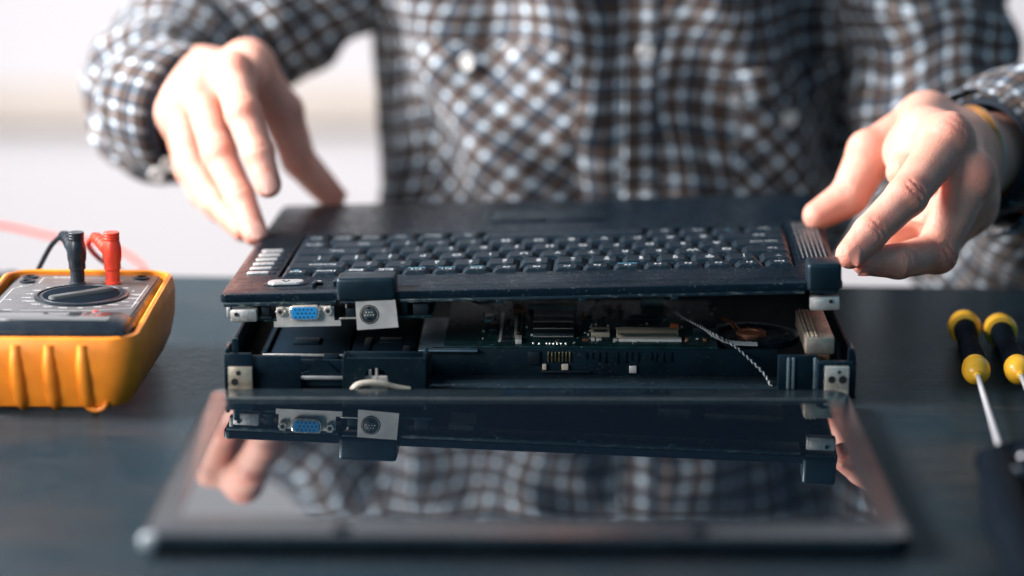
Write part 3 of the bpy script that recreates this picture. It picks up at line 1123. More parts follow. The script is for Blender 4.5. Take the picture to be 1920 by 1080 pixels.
# meter body inside the holster
bm = bmesh.new()
loft(bm, [rr(88.5, 135.5, 12, 31), rr(87, 135.5, 10, 38.4), rr(80.5, 133, 6, 42.3), rr(79, 131, 5, 42.3)])
obj('meter_body', bm, M_METERB, mm)
bm = bmesh.new()
box(bm, -39, 39, -36, 65, 42.32, 42.9, .3)
face = obj('faceplate', bm, M_METERP, mm)
# display hood near the camera
bm = bmesh.new()
prof = [(-67.2, 38.5), (-67.2, 41.0), (-60.0, 46.2), (-41.0, 46.9), (-37.5, 45.2), (-36.3, 42.0)]
rings = []
for x, ins_ in ((-41.5, 2.0), (-38.5, 0), (36.5, 0), (40.5, 2.2)):
    rings.append([Vector((x, y, z - (ins_ if z > 42.2 else 0))) for y, z in prof])
loft(bm, rings)
obj('display_hood', bm, M_METERB, mm)
bm = bmesh.new()
box(bm, -34, 32, -59.5, -43.0, 46.0, 47.0, .25)
obj('display_window', bm, M_LCD, mm)
# dial
DCX, DCY = 4.5, 13.5
bm = bmesh.new()
lathe(bm, [(25.5, 42.9), (25.5, 43.6), (24.6, 44.2), (23.6, 44.2), (23.2, 43.3), (22.8, 43.3), (22.4, 43.9), (21.8, 43.9)], 56, Matrix.Translation((DCX, DCY, 0)))
ring_ = obj('dial_ring', bm, M_METERB, mm)
bm = bmesh.new()
lathe(bm, [(21.6, 42.8), (21.6, 43.5), (20.8, 43.95)], 48, Matrix.Translation((DCX, DCY, 0)))
dial = obj('dial', bm, plain('matt_black_dial', (.004, .008, .013), .8, ior=1.1), mm)
bm = bmesh.new()
Md = Matrix.Translation((DCX, DCY, 0)) @ Matrix.Rotation(R(40), 4, 'Z')
loft(bm, [[Md @ Vector((x, y, z)) for x, y in roundrect(l_, w_, w_ / 2 - .05, 6)] for l_, w_, z in ((40, 7.5, 43.5), (39, 5.0, 45.2), (38, 4.0, 45.5))])
obj('dial_grip', bm, plain('grey_dial_grip', (.075, .08, .08), .4), dial)
# sockets, lamp, print
for x, y, r_ in ((-32.5, 58, 4.2), (-32, 47, 4.2), (30.5, 57.5, 4.4)):
    bm = bmesh.new()
    lathe(bm, [(r_, 42.9), (r_, 43.8), (r_ - .6, 44.1), (r_ - 1.6, 44.1), (r_ - 1.8, 43.0)], 24, Matrix.Translation((x, y, 0)))
    obj('meter_socket', bm, M_METERB, mm)
bm = bmesh.new()
lathe(bm, [(1.8, 42.8), (1.8, 43.6), (1.0, 44.3)], 16, Matrix.Translation((19.5, -26.5, 0)))
obj('red_lamp', bm, M_RED, mm)
bm = bmesh.new()
box(bm, -36, -26, -28, -24.5, 42.9, 43.7, .4)
obj('hold_button', bm, M_METERB, mm)


def print_on(body, x, y, size, rot=180, m=M_PRINTG, par=face, z=42.93, stretch=1.0):
    o = link('print', text_mesh(body, size, m, stretch), None, par, smooth=False)
    o.location = (x * MM, y * MM, z * MM)
    o.rotation_euler = (0, 0, R(rot))
    return o


vals = ['200m', '2', '20', '200', '1000', 'OFF', '750', '200', '200u', '2m', '20m', '200m', '10A', 'hFE', '200', '2k', '20k', '200k', '2M', '20M']
for k, s in enumerate(vals):
    a = 2 * math.pi * (k + .5) / len(vals)
    print_on(s, DCX + 29.5 * math.cos(a), DCY + 28.5 * math.sin(a), 3.1)
print_on('V', -33.5, 37, 4); print_on('V~', -34, 4, 4); print_on('A', 37, -2, 4); print_on('hFE', -29, -20, 3.2); print_on('COM', -4, 51, 3.6)
print_on('V mA', 17, 51.5, 3.4); print_on('10A', 30, 50, 3.2); print_on('MAX 500V', 4, 46.6, 2.6); print_on('DIGITAL', -14, 60, 3.4); print_on('ON', 36.0, 47.5, 2.6)
bm = bmesh.new()
for x0, y0, x1, y1 in ((-25, 44.5, -25, 58), (-25, 58, 10, 58), (36.5, -14, 36.5, 43), (20, -20, 36.5, -14), (-22, -21, 20, -21), (-36.5, -14, -36.5, 30), (-36.5, 30, -28, 42), (32, -8, 36.5, -8), (33, 16, 36.5, 16)):
    d = Vector((x1 - x0, y1 - y0, 0))
    box(bm, 0, d.length, -.18, .18, 42.91, 42.96, mat=Matrix.Translation((x0, y0, 0)) @ Matrix.Rotation(math.atan2(d.y, d.x), 4, 'Z'))
obj('print', bm, M_PRINTG, face, smooth=False)


def test_lead(name, label, foot, boot_px, path_mm, m):
    """shrouded plug standing on the meter, its bent boot and its cable"""
    t = thing(name, label, 'test lead', foot)
    bm = bmesh.new()
    lathe(bm, [(4.6, 0), (4.6, .8), (4.0, 1.2), (4.0, 7.6), (4.7, 8.4), (4.7, 12.2), (5.1, 13.2), (5.4, 17), (5.3, 20), (4.7, 23), (4.3, 24.5)], 24)
    for k in range(3):
        lathe(bm, [(4.2, 24.6 + k * 1.5), (4.5, 25.0 + k * 1.5), (4.5, 25.8 + k * 1.5), (4.2, 26.1 + k * 1.5)], 24)
    obj('plug', bm, m, t)
    F = Vector(foot)
    bt = [Vector(p) - F for p in path_mm]
    sp = spline(bt, 10)
    nb = 13
    bm = bmesh.new()
    tube(bm, sp[:nb], lambda tt: 4.3 - 1.7 * tt, 12)
    for k in range(3, nb - 1, 2):
        tube(bm, [sp[k], sp[k] + (sp[k + 1] - sp[k]) * .45], 4.5 - 1.7 * k / nb, 12)
    obj('boot', bm, m, t)
    bm = bmesh.new()
    tube(bm, sp[nb - 2:], 1.5, 10)
    obj('cable', bm, m, t)
    return t


fb = atZ(146, 531, 43)
fr = atZ(212, 531, 43)
test_lead('test_lead', 'black test lead plugged into the multimeter beside the red one', fb, None,
          [fb + Vector((-2, 3, 19)), atY(121, 443, 1442), atY(98, 458, 1455), atY(72, 505, 1466), atY(55, 540, 1474), atZ(42, 520, 2), atZ(22, 512, 2), atZ(2, 520, 2), atZ(-14, 556, 2), atZ(-40, 620, 2)], M_CABLEB)
test_lead('test_lead', 'red test lead plugged into the multimeter with cable curling behind', fr, None,
          [fr + Vector((-2, 3, 18)), atY(180, 446, 1442), atY(166, 455, 1452), atY(172, 470, 1470), atY(196, 492, 1500), atY(235, 512, 1570), atY(272, 510, 1622), atY(262, 494, 1660), atY(225, 470, 1690), atY(165, 452, 1700), atY(100, 444, 1705), atY(0, 423, 1710), atY(-120, 420, 1700)], M_RED)
# dark coil of cable at the left edge
bm = bmesh.new()
coil = [atZ(px, py, 3.5) for px, py in ((-60, 640), (-10, 612), (12, 575), (19, 545), (14, 524), (-6, 514), (-50, 512), (-90, 530))]
tube(bm, spline(coil, 10), 2.6, 10)
tag(obj('cable', bm, plain('grey_black_cable', (.035, .045, .05), .3), None), 'thick dark cable looped on the table left of the multimeter', 'cable')

# ------------------------------------------------------------------ screwdrivers


def screwdriver(label, tail, front, tip):
    tail, front, tip = Vector(tail), Vector(front), Vector(tip)
    t = thing('screwdriver', label, 'screwdriver', tail, group='yellow and black screwdrivers')
    A = axis_frame((0, 0, 0), front - tail)
    L = (front - tail).length
    bm = bmesh.new()
    lathe(bm, [(3.5, -8.5), (6.8, -7.5), (8.8, -4.5), (9.5, 0), (9.5, 4.0), (8.8, 6.2), (6, 7)], 28, A)
    obj('end_cap', bm, M_YELLOW, t)
    bm = bmesh.new()
    prof = [(6.2, 5.5)]
    nr = 16
    for k in range(nr):
        z = 8 + k * (L - 26) / nr
        s = k / nr
        base_r = 6.6 - 1.2 * math.sin(math.pi * min(1, s * 1.15)) ** 2
        prof += [(base_r, z), (base_r - .25, z + .55 * (L - 26) / nr), (base_r, z + .8 * (L - 26) / nr)]
    prof += [(6.2, L - 15), (6.3, L - 9), (5.5, L - 8)]
    lathe(bm, prof, 28, A)
    obj('grip', bm, M_GRIP, t)
    bm = bmesh.new()
    lathe(bm, [(5.5, L - 11), (7.2, L - 10), (7.7, L - 5), (7.4, L), (6.0, L + 3.5), (3.6, L + 5.5), (2.4, L + 6), (2.3, L + 9), (1.6, L + 9.5)], 28, A)
    obj('collar', bm, M_YELLOW, t)
    A2 = axis_frame(front - tail, tip - tail)
    L2 = (tip - front).length
    bm = bmesh.new()
    lathe(bm, [(1.4, 5), (1.4, L2 - 8), (1.8, L2 - 5), (.6, L2)], 16, A2)
    obj('shaft', bm, M_STEEL, t)
    return t


screwdriver('screwdriver with yellow collar whose steel shaft is in full view', atZ(1808, 612, 9), atZ(1831, 697, 8), atZ(1884, 872, 6))
screwdriver('screwdriver partly cut by the right picture edge', atZ(1875, 618, 9), atZ(1911, 697, 8), atZ(1985, 860, 6))

# pliers in the near right corner
pl_ = thing('pliers', 'dark gripped pliers blurred in the near corner by the screwdriver tip', 'pliers', (238, 1200, 0))
PO = Vector((238, 1200, 0))


def rel(px, py, z):
    return atZ(px, py, z) - PO


bm = bmesh.new()
h1 = spline([rel(1868, 868, 9), rel(1880, 930, 11), rel(1905, 1010, 11), rel(1950, 1110, 9)], 8)
tube(bm, h1, lambda t: 9.5 - 1.0 * math.cos(6 * t), 14)
obj('grip', bm, M_GRIP, pl_)
bm = bmesh.new()
h2 = spline([rel(1925, 862, 9), rel(1965, 920, 11), rel(2030, 1000, 11), rel(2110, 1100, 9)], 8)
tube(bm, h2, lambda t: 9.5 - 1.0 * math.cos(6 * t), 14)
obj('grip', bm, M_GRIP, pl_)
bm = bmesh.new()
tube(bm, spline([rel(1850, 872, 7), rel(1900, 855, 8), rel(1960, 848, 8), rel(2010, 830, 7)], 6), 7.5, 12)
obj('jaw', bm, M_GRIP, pl_)
for px, py in ((1901, 884), (1922, 858)):
    c = rel(px, py, 15)
    bm = bmesh.new()
    lathe(bm, [(3.2, -4), (3.2, .5), (2.2, 1.8)], 18, Matrix.Translation(c))
    obj('rivet', bm, M_STEEL, pl_)

# ------------------------------------------------------------------ person: hands as one smooth surface from a distance field


def surface_nets(vol, org, h):
    nx, ny, nz = vol.shape
    cs = (nx - 1, ny - 1, nz - 1)
    acc = np.zeros(cs + (3,), np.float32)
    cnt = np.zeros(cs, np.float32)
    ins = vol < 0
    corners = [(i, j, k) for i in (0, 1) for j in (0, 1) for k in (0, 1)]

    def sub(a, c):
        return a[c[0]:c[0] + cs[0], c[1]:c[1] + cs[1], c[2]:c[2] + cs[2]]
    for c in corners:
        for ax in range(3):
            if c[ax] == 0:
                d = list(c)
                d[ax] = 1
                va, vb = sub(vol, c), sub(vol, d)
                m = sub(ins, c) != sub(ins, d)
                t = np.where(m, va / (va - vb + 1e-12), 0)
                for q in range(3):
                    acc[..., q] += np.where(m, c[q] + (t if q == ax else 0), 0)
                cnt += m
    act = cnt > 0
    idx = -np.ones(cs, np.int64)
    idx[act] = np.arange(act.sum())
    base_ = np.argwhere(act).astype(np.float32)
    V = (base_ + acc[act] / cnt[act][:, None]) * h + np.array(org, np.float32)
    quads = []
    for ax in range(3):
        b, c = [(1, 2), (2, 0), (0, 1)][ax]
        s0 = [slice(None)] * 3
        s1 = [slice(None)] * 3
        s0[ax] = slice(0, -1)
        s1[ax] = slice(1, None)
        A, Bq = ins[tuple(s0)], ins[tuple(s1)]
        cr = np.argwhere(A != Bq)
        ok = (cr[:, b] > 0) & (cr[:, c] > 0) & (cr[:, b] < vol.shape[b] - 1) & (cr[:, c] < vol.shape[c] - 1)
        cr = cr[ok]
        inside = A[tuple(cr.T)]

        def at_(db, dc):
            q = cr.copy()
            q[:, b] -= db
            q[:, c] -= dc
            return idx[tuple(q.T)]
        q = np.stack([at_(0, 0), at_(1, 0), at_(1, 1), at_(0, 1)], 1)
        q[~inside] = q[~inside][:, ::-1]
        quads.append(q)
    return V, np.concatenate(quads)


def smin(a, b, k):
    hh = np.clip(.5 + .5 * (b - a) / k, 0, 1)
    return b * (1 - hh) + a * hh - k * hh * (1 - hh)


class Field:
    def __init__(self, pts, h, pad=20):
        P = np.array([list(p) for p in pts], np.float32)
        self.o = P.min(0) - pad
        self.n = np.ceil((P.max(0) + pad - self.o) / h).astype(int) + 1
        self.h = h
        self.v = np.full(self.n, 60.0, np.float32)

    def grid(self, lo, hi):
        i0 = np.maximum(((np.array(lo) - self.o) / self.h).astype(int), 0)
        i1 = np.minimum(((np.array(hi) - self.o) / self.h).astype(int) + 2, self.n)
        ax = [self.o[q] + self.h * np.arange(i0[q], i1[q]) for q in range(3)]
        X = np.meshgrid(*ax, indexing='ij')
        return tuple(slice(i0[q], i1[q]) for q in range(3)), np.stack(X, -1).astype(np.float32)


def seg_dist(X, a, b, ra, rb, bulge=0.0):
    a, b = np.array(a, np.float32), np.array(b, np.float32)
    ab = b - a
    t = np.clip(((X - a) @ ab) / max(ab @ ab, 1e-6), 0, 1)
    d = np.linalg.norm(X - a - t[..., None] * ab, axis=-1)
    return d - (ra + (rb - ra) * t + bulge * np.sin(np.pi * t))


def add_chain(F, chain, k_in, k_root=10.0, k_tip=1.2, root=None, margin=24):
    """chain: (point, radius) list; blends into the field softly near root and hardly away from it"""
    P = np.array([list(c[0]) for c in chain], np.float32)
    rmax = max(c[1] for c in chain)
    sl, X = F.grid(P.min(0) - rmax - margin, P.max(0) + rmax + margin)
    D = None
    for i in range(len(chain) - 1):
        s = seg_dist(X, chain[i][0], chain[i + 1][0], chain[i][1], chain[i + 1][1], chain[i][2] if len(chain[i]) > 2 else 0)
        D = s if D is None else smin(D, s, k_in)
    if root is not None:
        dr = np.linalg.norm(X - np.array(root, np.float32), axis=-1)
        s = np.clip((dr - 10) / 20, 0, 1)
        K = k_root + (k_tip - k_root) * s * s * (3 - 2 * s)
    else:
        K = k_root
    F.v[sl] = smin(F.v[sl], D, K)


def add_ball(F, p, r, k, sign=1):
    p = np.array(p, np.float32)
    sl, X = F.grid(p - r - 20, p + r + 20)
    d = np.linalg.norm(X - p, axis=-1) - r
    F.v[sl] = smin(F.v[sl], d, k) if sign > 0 else -smin(-F.v[sl], d, k)


def crease(F, p, across, along, n, depth=.55, ln=9.0, gap=2.1, count=3):
    """short wrinkles over a knuckle: thin grooves running across the finger"""
    p, across, along, n = [np.array(q, np.float32) for q in (p, across, along, n)]
    sl, X = F.grid(p - 14, p + 14)
    for i in range(count):
        c = p + along * (i - (count - 1) / 2) * gap
        lx = (X - c) @ across
        ly = (X - c) @ along + .04 * lx * lx * (1 if i % 2 else -1)
        lz = (X - c) @ n
        g = np.exp(-(ly / .62) ** 2) * np.clip(1 - (lx / ln) ** 2, 0, 1) * (lz > -3)
        F.v[sl] += 1.5 * depth * g


def nail_bm(tip, along, n, wdt=9.5, ln=11.0, rad=6.8):
    along = Vector(along).normalized()
    n = Vector(n)
    n = (n - along * n.dot(along)).normalized()
    side = along.cross(n)
    bm = bmesh.new()
    gx, gy = 8, 8
    top = []
    for j in range(gy + 1):
        row = []
        v = j / gy
        ww = wdt / 2 * (1 - .25 * (1 - v) ** 3) * (math.sqrt(max(0.02, 1 - max(0, (v - .72) / .30) ** 2)))
        for i in range(gx + 1):
            u_ = -1 + 2 * i / gx
            s = u_ * ww
            z = math.sqrt(max(rad * rad - s * s, .1)) - rad - .9 * max(0, v - .55) ** 2 * 4 - .5 * (1 - v) ** 4
            row.append(bm.verts.new(Vector(tip) + side * s + along * (v * ln - ln * .55) + n * (rad + z)))
        top.append(row)
    for j in range(gy):
        for i in range(gx):
            bm.faces.new((top[j][i], top[j][i + 1], top[j + 1][i + 1], top[j + 1][i]))
    r_ = bmesh.ops.solidify(bm, geom=bm.faces[:], thickness=.55)
    return bm


def build_hand(spec):
    """spec: joints in mm -> vertices, quads, redness"""
    allp = []
    for f in spec['fingers'].values():
        allp += [c[0] for c in f]
    allp += [c[0] for ch in spec['palm'] for c in ch] + [c[0] for c in spec['arm']]
    F = Field(allp, spec.get('h', .95), 36)
    for ch in spec['palm']:
        add_chain(F, ch, 6, 12.0)
    add_chain(F, spec['arm'], 10, 16.0)
    for nme, f in spec['fingers'].items():
        add_chain(F, f, 3.0, spec.get('k_root', 11.0), 1.0, root=f[0][0])
    for p, r, k in spec.get('bumps', ()):
        add_ball(F, p, r, k)
    for args in spec.get('tendons', ()):
        add_chain(F, args, 2, 5.0)
    for p, ac, al, n, dep, cnt_ in spec.get('creases', ()):
        crease(F, p, ac, al, n, dep, count=cnt_)
    V, Q = surface_nets(F.v, F.o, F.h)
    red = np.zeros(len(V), np.float32)
    for p, r, a in spec.get('red', ()):
        d = np.linalg.norm(V - np.array(list(p), np.float32), axis=1)
        red = np.maximum(red, a * np.exp(-(d / r) ** 2))
    return V, Q, red


def fgr(pts, radii, bulge=.3):
    return [(p, r, bulge) for p, r in zip(pts, radii)]


def unit(v):
    return Vector(v).normalized()


CAMV = Vector((0, -1, .22)).normalized()        # roughly towards the camera


def dorsal(pts, i, hint):
    al = (pts[i + 1] - pts[i - 1]).normalized() if 0 < i < len(pts) - 1 else (pts[i] - pts[i - 1]).normalized()
    n = Vector(hint)
    n = (n - al * n.dot(al)).normalized()
    return al, n, al.cross(n)


# --- hand at the right of the photograph (pinches the near right end of the deck)
rI = [atY(1778, 262, 1452), atY(1698, 370, 1418), atY(1632, 436, 1400), atY(1594, 477, 1389)]
rM = [atY(1818, 335, 1450), atY(1752, 474, 1432), atY(1684, 490, 1410), atY(1622, 489, 1399)]
rR = [atY(1826, 372, 1470), atY(1764, 462, 1462), atY(1708, 444, 1470), atY(1664, 452, 1452)]
rP = [atY(1822, 392, 1494), atY(1774, 456, 1494), atY(1738, 470, 1484), atY(1700, 470, 1474)]
rT = [atY(1738, 230, 1540), atY(1632, 290, 1520), atY(1591, 370, 1509), atY(1533, 404, 1502)]
rW = atY(1803, 293, 1534)
rD = Vector((.64, .76, -.08)).normalized()
rF = rW + rD * 95
spec_r = dict(
    fingers=dict(
        index=fgr(rI, (13.2, 11.0, 9.5, 8.0), .2), middle=fgr(rM, (13.4, 11.0, 9.5, 8.0), .2), ring=fgr(rR, (12.5, 10.2, 8.6, 7.4), .2), pinky=fgr(rP, (11, 8.6, 7.6, 6.6), .2),
        thumb=fgr(rT, (16.5, 13.8, 11.2, 8.8), .3)),
    palm=[[(rW + Vector((-4, -4, 5)), 19), (rI[0] + Vector((0, 4, -2)), 13.2)], [(rW + Vector((0, 0, 0)), 19), (rM[0] + Vector((0, 5, 0)), 13.5)],
          [(rW + Vector((2, 2, -6)), 19), (rR[0] + Vector((0, 3, 0)), 13)], [(rW + Vector((2, 6, -10)), 17), (rP[0], 12)],
          [(rW + Vector((-8, 4, 6)), 18), (rT[0], 17), (rI[0] + Vector((-10, 26, 2)), 13)],
          [(rI[0] + Vector((-4, 14, -2)), 13), (atY(1712, 288, 1484), 13.5), (atY(1694, 322, 1462), 10)], [(atY(1700, 285, 1490), 11), (atY(1688, 284, 1514), 10)],
          [(atY(1800, 370, 1500), 17), (atY(1748, 404, 1498), 13)]],
    arm=[(rW, 22.5), (rF, 29)],
    bumps=[(rI[0] + Vector((1, -3, 4)), 10.2, 6), (rM[0] + Vector((3, -3, 2)), 11, 6), (rI[1] + Vector((2, -1.5, 2.0)), 9.4, 5), (rM[1] + Vector((3, -2, -1)), 9.2, 5), (rT[1] + Vector((-3, -2, 5)), 8.6, 6)],
    tendons=[[(rI[0] + Vector((2, -2, 12)), 2.2), (rW + Vector((-2, -10, 21)), 1.8)], [(rM[0] + Vector((6, -4, 11.5)), 2.2), (rW + Vector((4, -12, 18)), 1.8)]],
)
hintI = Vector((.45, -.75, .5))
cr = []
for pts, i, hint, dep, c_ in ((rI, 1, hintI, .75, 4), (rI, 2, hintI, .55, 3), (rM, 1, Vector((.6, -.75, .0)), .7, 4), (rM, 2, Vector((.0, -.9, -.1)), .4, 2), (rT, 2, Vector((-.3, -.5, .8)), .5, 3), (rI, 0, Vector((.3, -.6, .7)), .35, 3)):
    al, n, ac = dorsal(pts, i, hint)
    cr.append((pts[i] + n * 7.5, ac, al, n, dep, c_))
spec_r['creases'] = cr
spec_r['red'] = [(rI[1] + Vector((2, -7, 5)), 9, .75), (rI[2] + Vector((2, -6, 4)), 8, .6), (rI[0] + Vector((2, -8, 8)), 13, .55), (rM[0] + Vector((4, -9, 4)), 12, .6), (rM[1] + Vector((3, -8, -2)), 11, .8),
                 (rT[3], 13, .5), (rI[3], 12, .6), (rM[3], 16, .6), (rM[2], 12, .45), (rT[1], 12, .35), (rR[0], 12, .5), (rT[2], 10, .4)]

# --- hand at the left of the photograph (holds the far left corner)
lI = [atY(437, 140, 1578), atY(455, 212, 1545), atY(484, 288, 1528), atY(503, 346, 1520)]
lM = [atY(378, 165, 1585), atY(410, 286, 1556), atY(449, 366, 1538), atY(479, 438, 1524)]
lR = [atY(342, 190, 1600), atY(360, 304, 1580), atY(406, 378, 1562), atY(456, 430, 1546)]
lP = [atY(334, 215, 1622), atY(356, 318, 1612), atY(378, 362, 1604), atY(408, 396, 1594)]
lT = [atY(465, 125, 1640), atY(528, 208, 1642), atY(560, 300, 1644), atY(622, 368, 1646)]
lW = atY(374, 168, 1662)
lF = atY(300, 190, 1722)
spec_l = dict(
    fingers=dict(
        index=fgr(lI, (12.0, 10.3, 9.1, 8.0), .1), middle=fgr(lM, (12.0, 10.3, 8.9, 7.7), .1), ring=fgr(lR, (11.6, 10.2, 8.8, 7.6), .2), pinky=fgr(lP, (10.6, 8.8, 7.8, 6.8), .2),
        thumb=fgr(lT, (15.5, 12.8, 10.8, 9.0), .4)),
    palm=[[(lW + Vector((6, -6, 2)), 20), (lI[0] + Vector((0, 5, -2)), 13)], [(lW + Vector((0, -4, 0)), 20), (lM[0] + Vector((0, 4, -1)), 13)], [(lW + Vector((-4, -2, -4)), 18), (lR[0] + Vector((0, 3, 0)), 12)],
          [(lW + Vector((-6, 0, -6)), 16), (lP[0], 11.5)], [(lW + Vector((12, -4, -2)), 17), (lT[0], 15), (lI[0] + Vector((8, 30, -6)), 10)]],
    arm=[(lW, 25), (lF, 31)],
    bumps=[(lI[0] + Vector((1, -3, 4)), 9.0, 6), (lM[0] + Vector((0, -3, 4)), 9.0, 6), (lR[0] + Vector((0, -2, 3)), 8.6, 6), (lI[1] + Vector((1, -2, 1.5)), 8.4, 5), (lM[1] + Vector((1, -2, 1.5)), 8.4, 5), (lT[1] + Vector((4, -2, 1)), 9, 6), (lP[0] + Vector((-4, 2, 2)), 9, 6)],
    tendons=[[(lI[0] + Vector((0, 0, 11)), 2.2), (lW + Vector((4, -6, 22)), 1.8)], [(lM[0] + Vector((0, 0, 11)), 2.2), (lW + Vector((0, -6, 22)), 1.8)]],
)
hintL = Vector((.05, -.95, .35))
cr = []
for pts, i, hint, dep, c_ in ((lI, 1, hintL, .6, 3), (lI, 2, hintL, .4, 2), (lM, 1, hintL, .6, 3), (lM, 2, hintL, .4, 2), (lT, 2, Vector((.9, -.3, .3)), .5, 3)):
    al, n, ac = dorsal(pts, i, hint)
    cr.append((pts[i] + n * 7.5, ac, al, n, dep, c_))
spec_l['creases'] = cr
spec_l['red'] = [(lI[0] + Vector((0, -8, 7)), 9, .55), (lI[1] + Vector((0, -9, 2)), 8, .55), (lM[1] + Vector((0, -9, 2)), 8, .45), (lI[3], 9, .5), (lM[3], 10, .5), (lR[3], 10, .5), (lT[3], 16, .6), (lT[2], 16, .4), (lT[1], 10, .3)]

V1, Q1, R1 = build_hand(spec_r)
V2, Q2, R2 = build_hand(spec_l)
# trunk, arms, neck and head under the shirt (coarse), joined to the same skin
TC = Vector((75, 1842, 0))
body_pts = [TC + Vector((0, 0, -320)), TC + Vector((0, 0, 720)), TC + Vector((-260, -120, 0)), TC + Vector((330, -140, 0))]
F = Field(body_pts, 9.0, 90)
sl, X = F.grid(F.o, F.o + F.n * F.h)
q = (X - np.array(TC)) / np.array((135, 86, 1.0), np.float32)
zz = X[..., 2]
d_t = np.maximum((np.sqrt(q[..., 0] ** 2 + q[..., 1] ** 2) - 1) * 86, np.maximum(zz - 400, -280 - zz))
F.v[sl] = d_t
lS, rS = Vector((-45, 1845, 300)), Vector((235, 1842, 370))
L_arm = [lS, Vector((-105, 1840, 210)), Vector((-165, 1830, 150)), Vector((-205, 1812, 122)), atY(330, 118, 1782), atY(292, 180, 1735), atY(306, 208, 1695), atY(345, 213, 1664)]
R_arm = [rS, atY(1725, -150, 1785), atY(1735, 20, 1785), atY(1765, 200, 1770), atY(1795, 360, 1760), atY(1870, 440, 1735), rW + rD * 105 + Vector((0, 0, -6)), rW + rD * 60, rW + rD * 28]
add_chain(F, [(p_, 34 - i_) for i_, p_ in enumerate(L_arm[:-1])], 15, 20)
add_chain(F, [(p_, 34 - i_) for i_, p_ in enumerate(R_arm[:-1])], 15, 20)
add_chain(F, [(TC + Vector((0, 10, 380)), 62), (TC + Vector((0, 0, 480)), 55)], 10, 40)
add_chain(F, [(TC + Vector((0, -10, 545)), 76), (TC + Vector((0, -12, 610)), 80)], 10, 30)
V3, Q3 = surface_nets(F.v, F.o, F.h)
V = np.concatenate([V1, V2, V3]) * MM
Q = np.concatenate([Q1, Q2 + len(V1), Q3 + len(V1) + len(V2)])
red = np.concatenate([R1, R2, np.zeros(len(V3), np.float32)])
me = bpy.data.meshes.new('person')
me.from_pydata(V.tolist(), [], Q.tolist())
at = me.attributes.new('redness', 'FLOAT', 'POINT')
at.data.foreach_set('value', red)
person = link('person', me, M_SKIN, None, True, 180)
tag(person, 'person in a blue, brown and white plaid shirt lifting the keyboard with both hands', 'person')
sm = person.modifiers.new('relax', 'SMOOTH')
sm.factor = .5
sm.iterations = 2
for pts, hint, wd, ln, rad in ((rI, Vector((.55, -.8, .25)), 9.8, 12, 8.5), (rM, Vector((.2, -.7, -.7)), 9.4, 11, 8.5), (lI, Vector((.0, -.95, .35)), 10.6, 12.5, 9.0), (lM, Vector((.25, -.9, .35)), 9.8, 11, 8.5), (lT, Vector((.7, .3, .6)), 10.6, 12, 8.9)):
    al = (pts[3] - pts[2]).normalized()
    bm = nail_bm(pts[3] + al * 2.0, al, hint, wd, ln, rad)
    obj('fingernail', bm, M_NAIL, person)

# --- plaid shirt
REP = 30.0      # mm per plaid repeat


def cloth_grid(bm, rows, uvs, closed):
    uvl = bm.loops.layers.uv.get('UVMap') or bm.loops.layers.uv.new('UVMap')
    vv = [[bm.verts.new(p) for p in r] for r in rows]
    n = len(rows[0])
    for j in range(len(rows) - 1):
        for i in range(n if closed else n - 1):
            i2 = (i + 1) % n
            f = bm.faces.new((vv[j][i], vv[j][i2], vv[j + 1][i2], vv[j + 1][i]))
            us = [uvs[j][i], uvs[j][i + 1], uvs[j + 1][i + 1], uvs[j + 1][i]]
            for lp, q_ in zip(f.loops, us):
                lp[uvl].uv = q_
    return vv


def fold(p, amp, sc, sd=0.0):
    return amp * (noise.noise(Vector((p.x * sc + sd, p.y * sc, p.z * sc * .55))) + .5 * noise.noise(Vector((p.x * sc * 2.3, p.y * sc * 2.3 + sd, p.z * sc * 1.4))))


def torso_pt(u_, z, off=0.0):
    """u_: angle (0 = right, -90 deg = towards the camera)"""
    t = (z + 120) / 520
    a = 158 + 26 * t + 8 * math.sin(z / 90)
    b = 108 + 14 * t
    cx = TC.x + 2
    p = Vector((cx + a * math.cos(u_), TC.y + b * math.sin(u_), z))
    n = Vector((math.cos(u_) / a, math.sin(u_) / b, 0)).normalized()
    d = fold(p, 20, .012) + 6.0 * math.sin(p.x * .06 + p.z * .035 + 2 * noise.noise(p * .008)) + 3.0 * noise.noise(p * .04)
    return p + n * (d + off), n


bm = bmesh.new()
NU, NV = 200, 110
rows, uvs = [], []
for j in range(NV + 1):
    z = -200 + 560 * j / NV
    row, uvr = [], []
    arc = 0
    for i in range(NU + 1):
        u_ = 2 * math.pi * i / NU + math.pi / 2
        p, n = torso_pt(u_, z)
        uvr.append(((u_ * 148) / REP + .55 * noise.noise(p * .016 + Vector((9, 0, 0))), z / REP + .6 * noise.noise(Vector((p.x * .014, 3, p.z * .012)))))
        if i < NU:
            row.append(p)
    rows.append(row)
    uvs.append(uvr)
cloth_grid(bm, rows, uvs, True)


def sleeve(bm, path, rad, n=72, cuff=None, sd=0.0, famp=5.0, uoff=0.0):
    sp = spline(path, 16)
    T, N, B = frames(sp)
    rows, uvs = [], []
    L = 0
    for i, p in enumerate(sp):
        if i:
            L += (p - sp[i - 1]).length
        r0 = rad(i / (len(sp) - 1))
        row, uvr = [], []
        for k in range(n + 1):
            a = 2 * math.pi * k / n
            d = N[i] * math.cos(a) + B[i] * math.sin(a)
            q_ = p + d * r0
            r = r0 + fold(q_, famp, .02, sd) + famp * .5 * math.sin(L * .11 + 2.2 * math.sin(a + sd) + 3 * noise.noise(q_ * .012))
            if k < n:
                row.append(p + d * r)
            uvr.append((a * 45 / REP + uoff + .5 * noise.noise(q_ * .018), L / REP + .5 * noise.noise(q_ * .018 + Vector((5, 5, 5)))))
        rows.append(row)
        uvs.append(uvr)
    cloth_grid(bm, rows, uvs, True)
    return sp


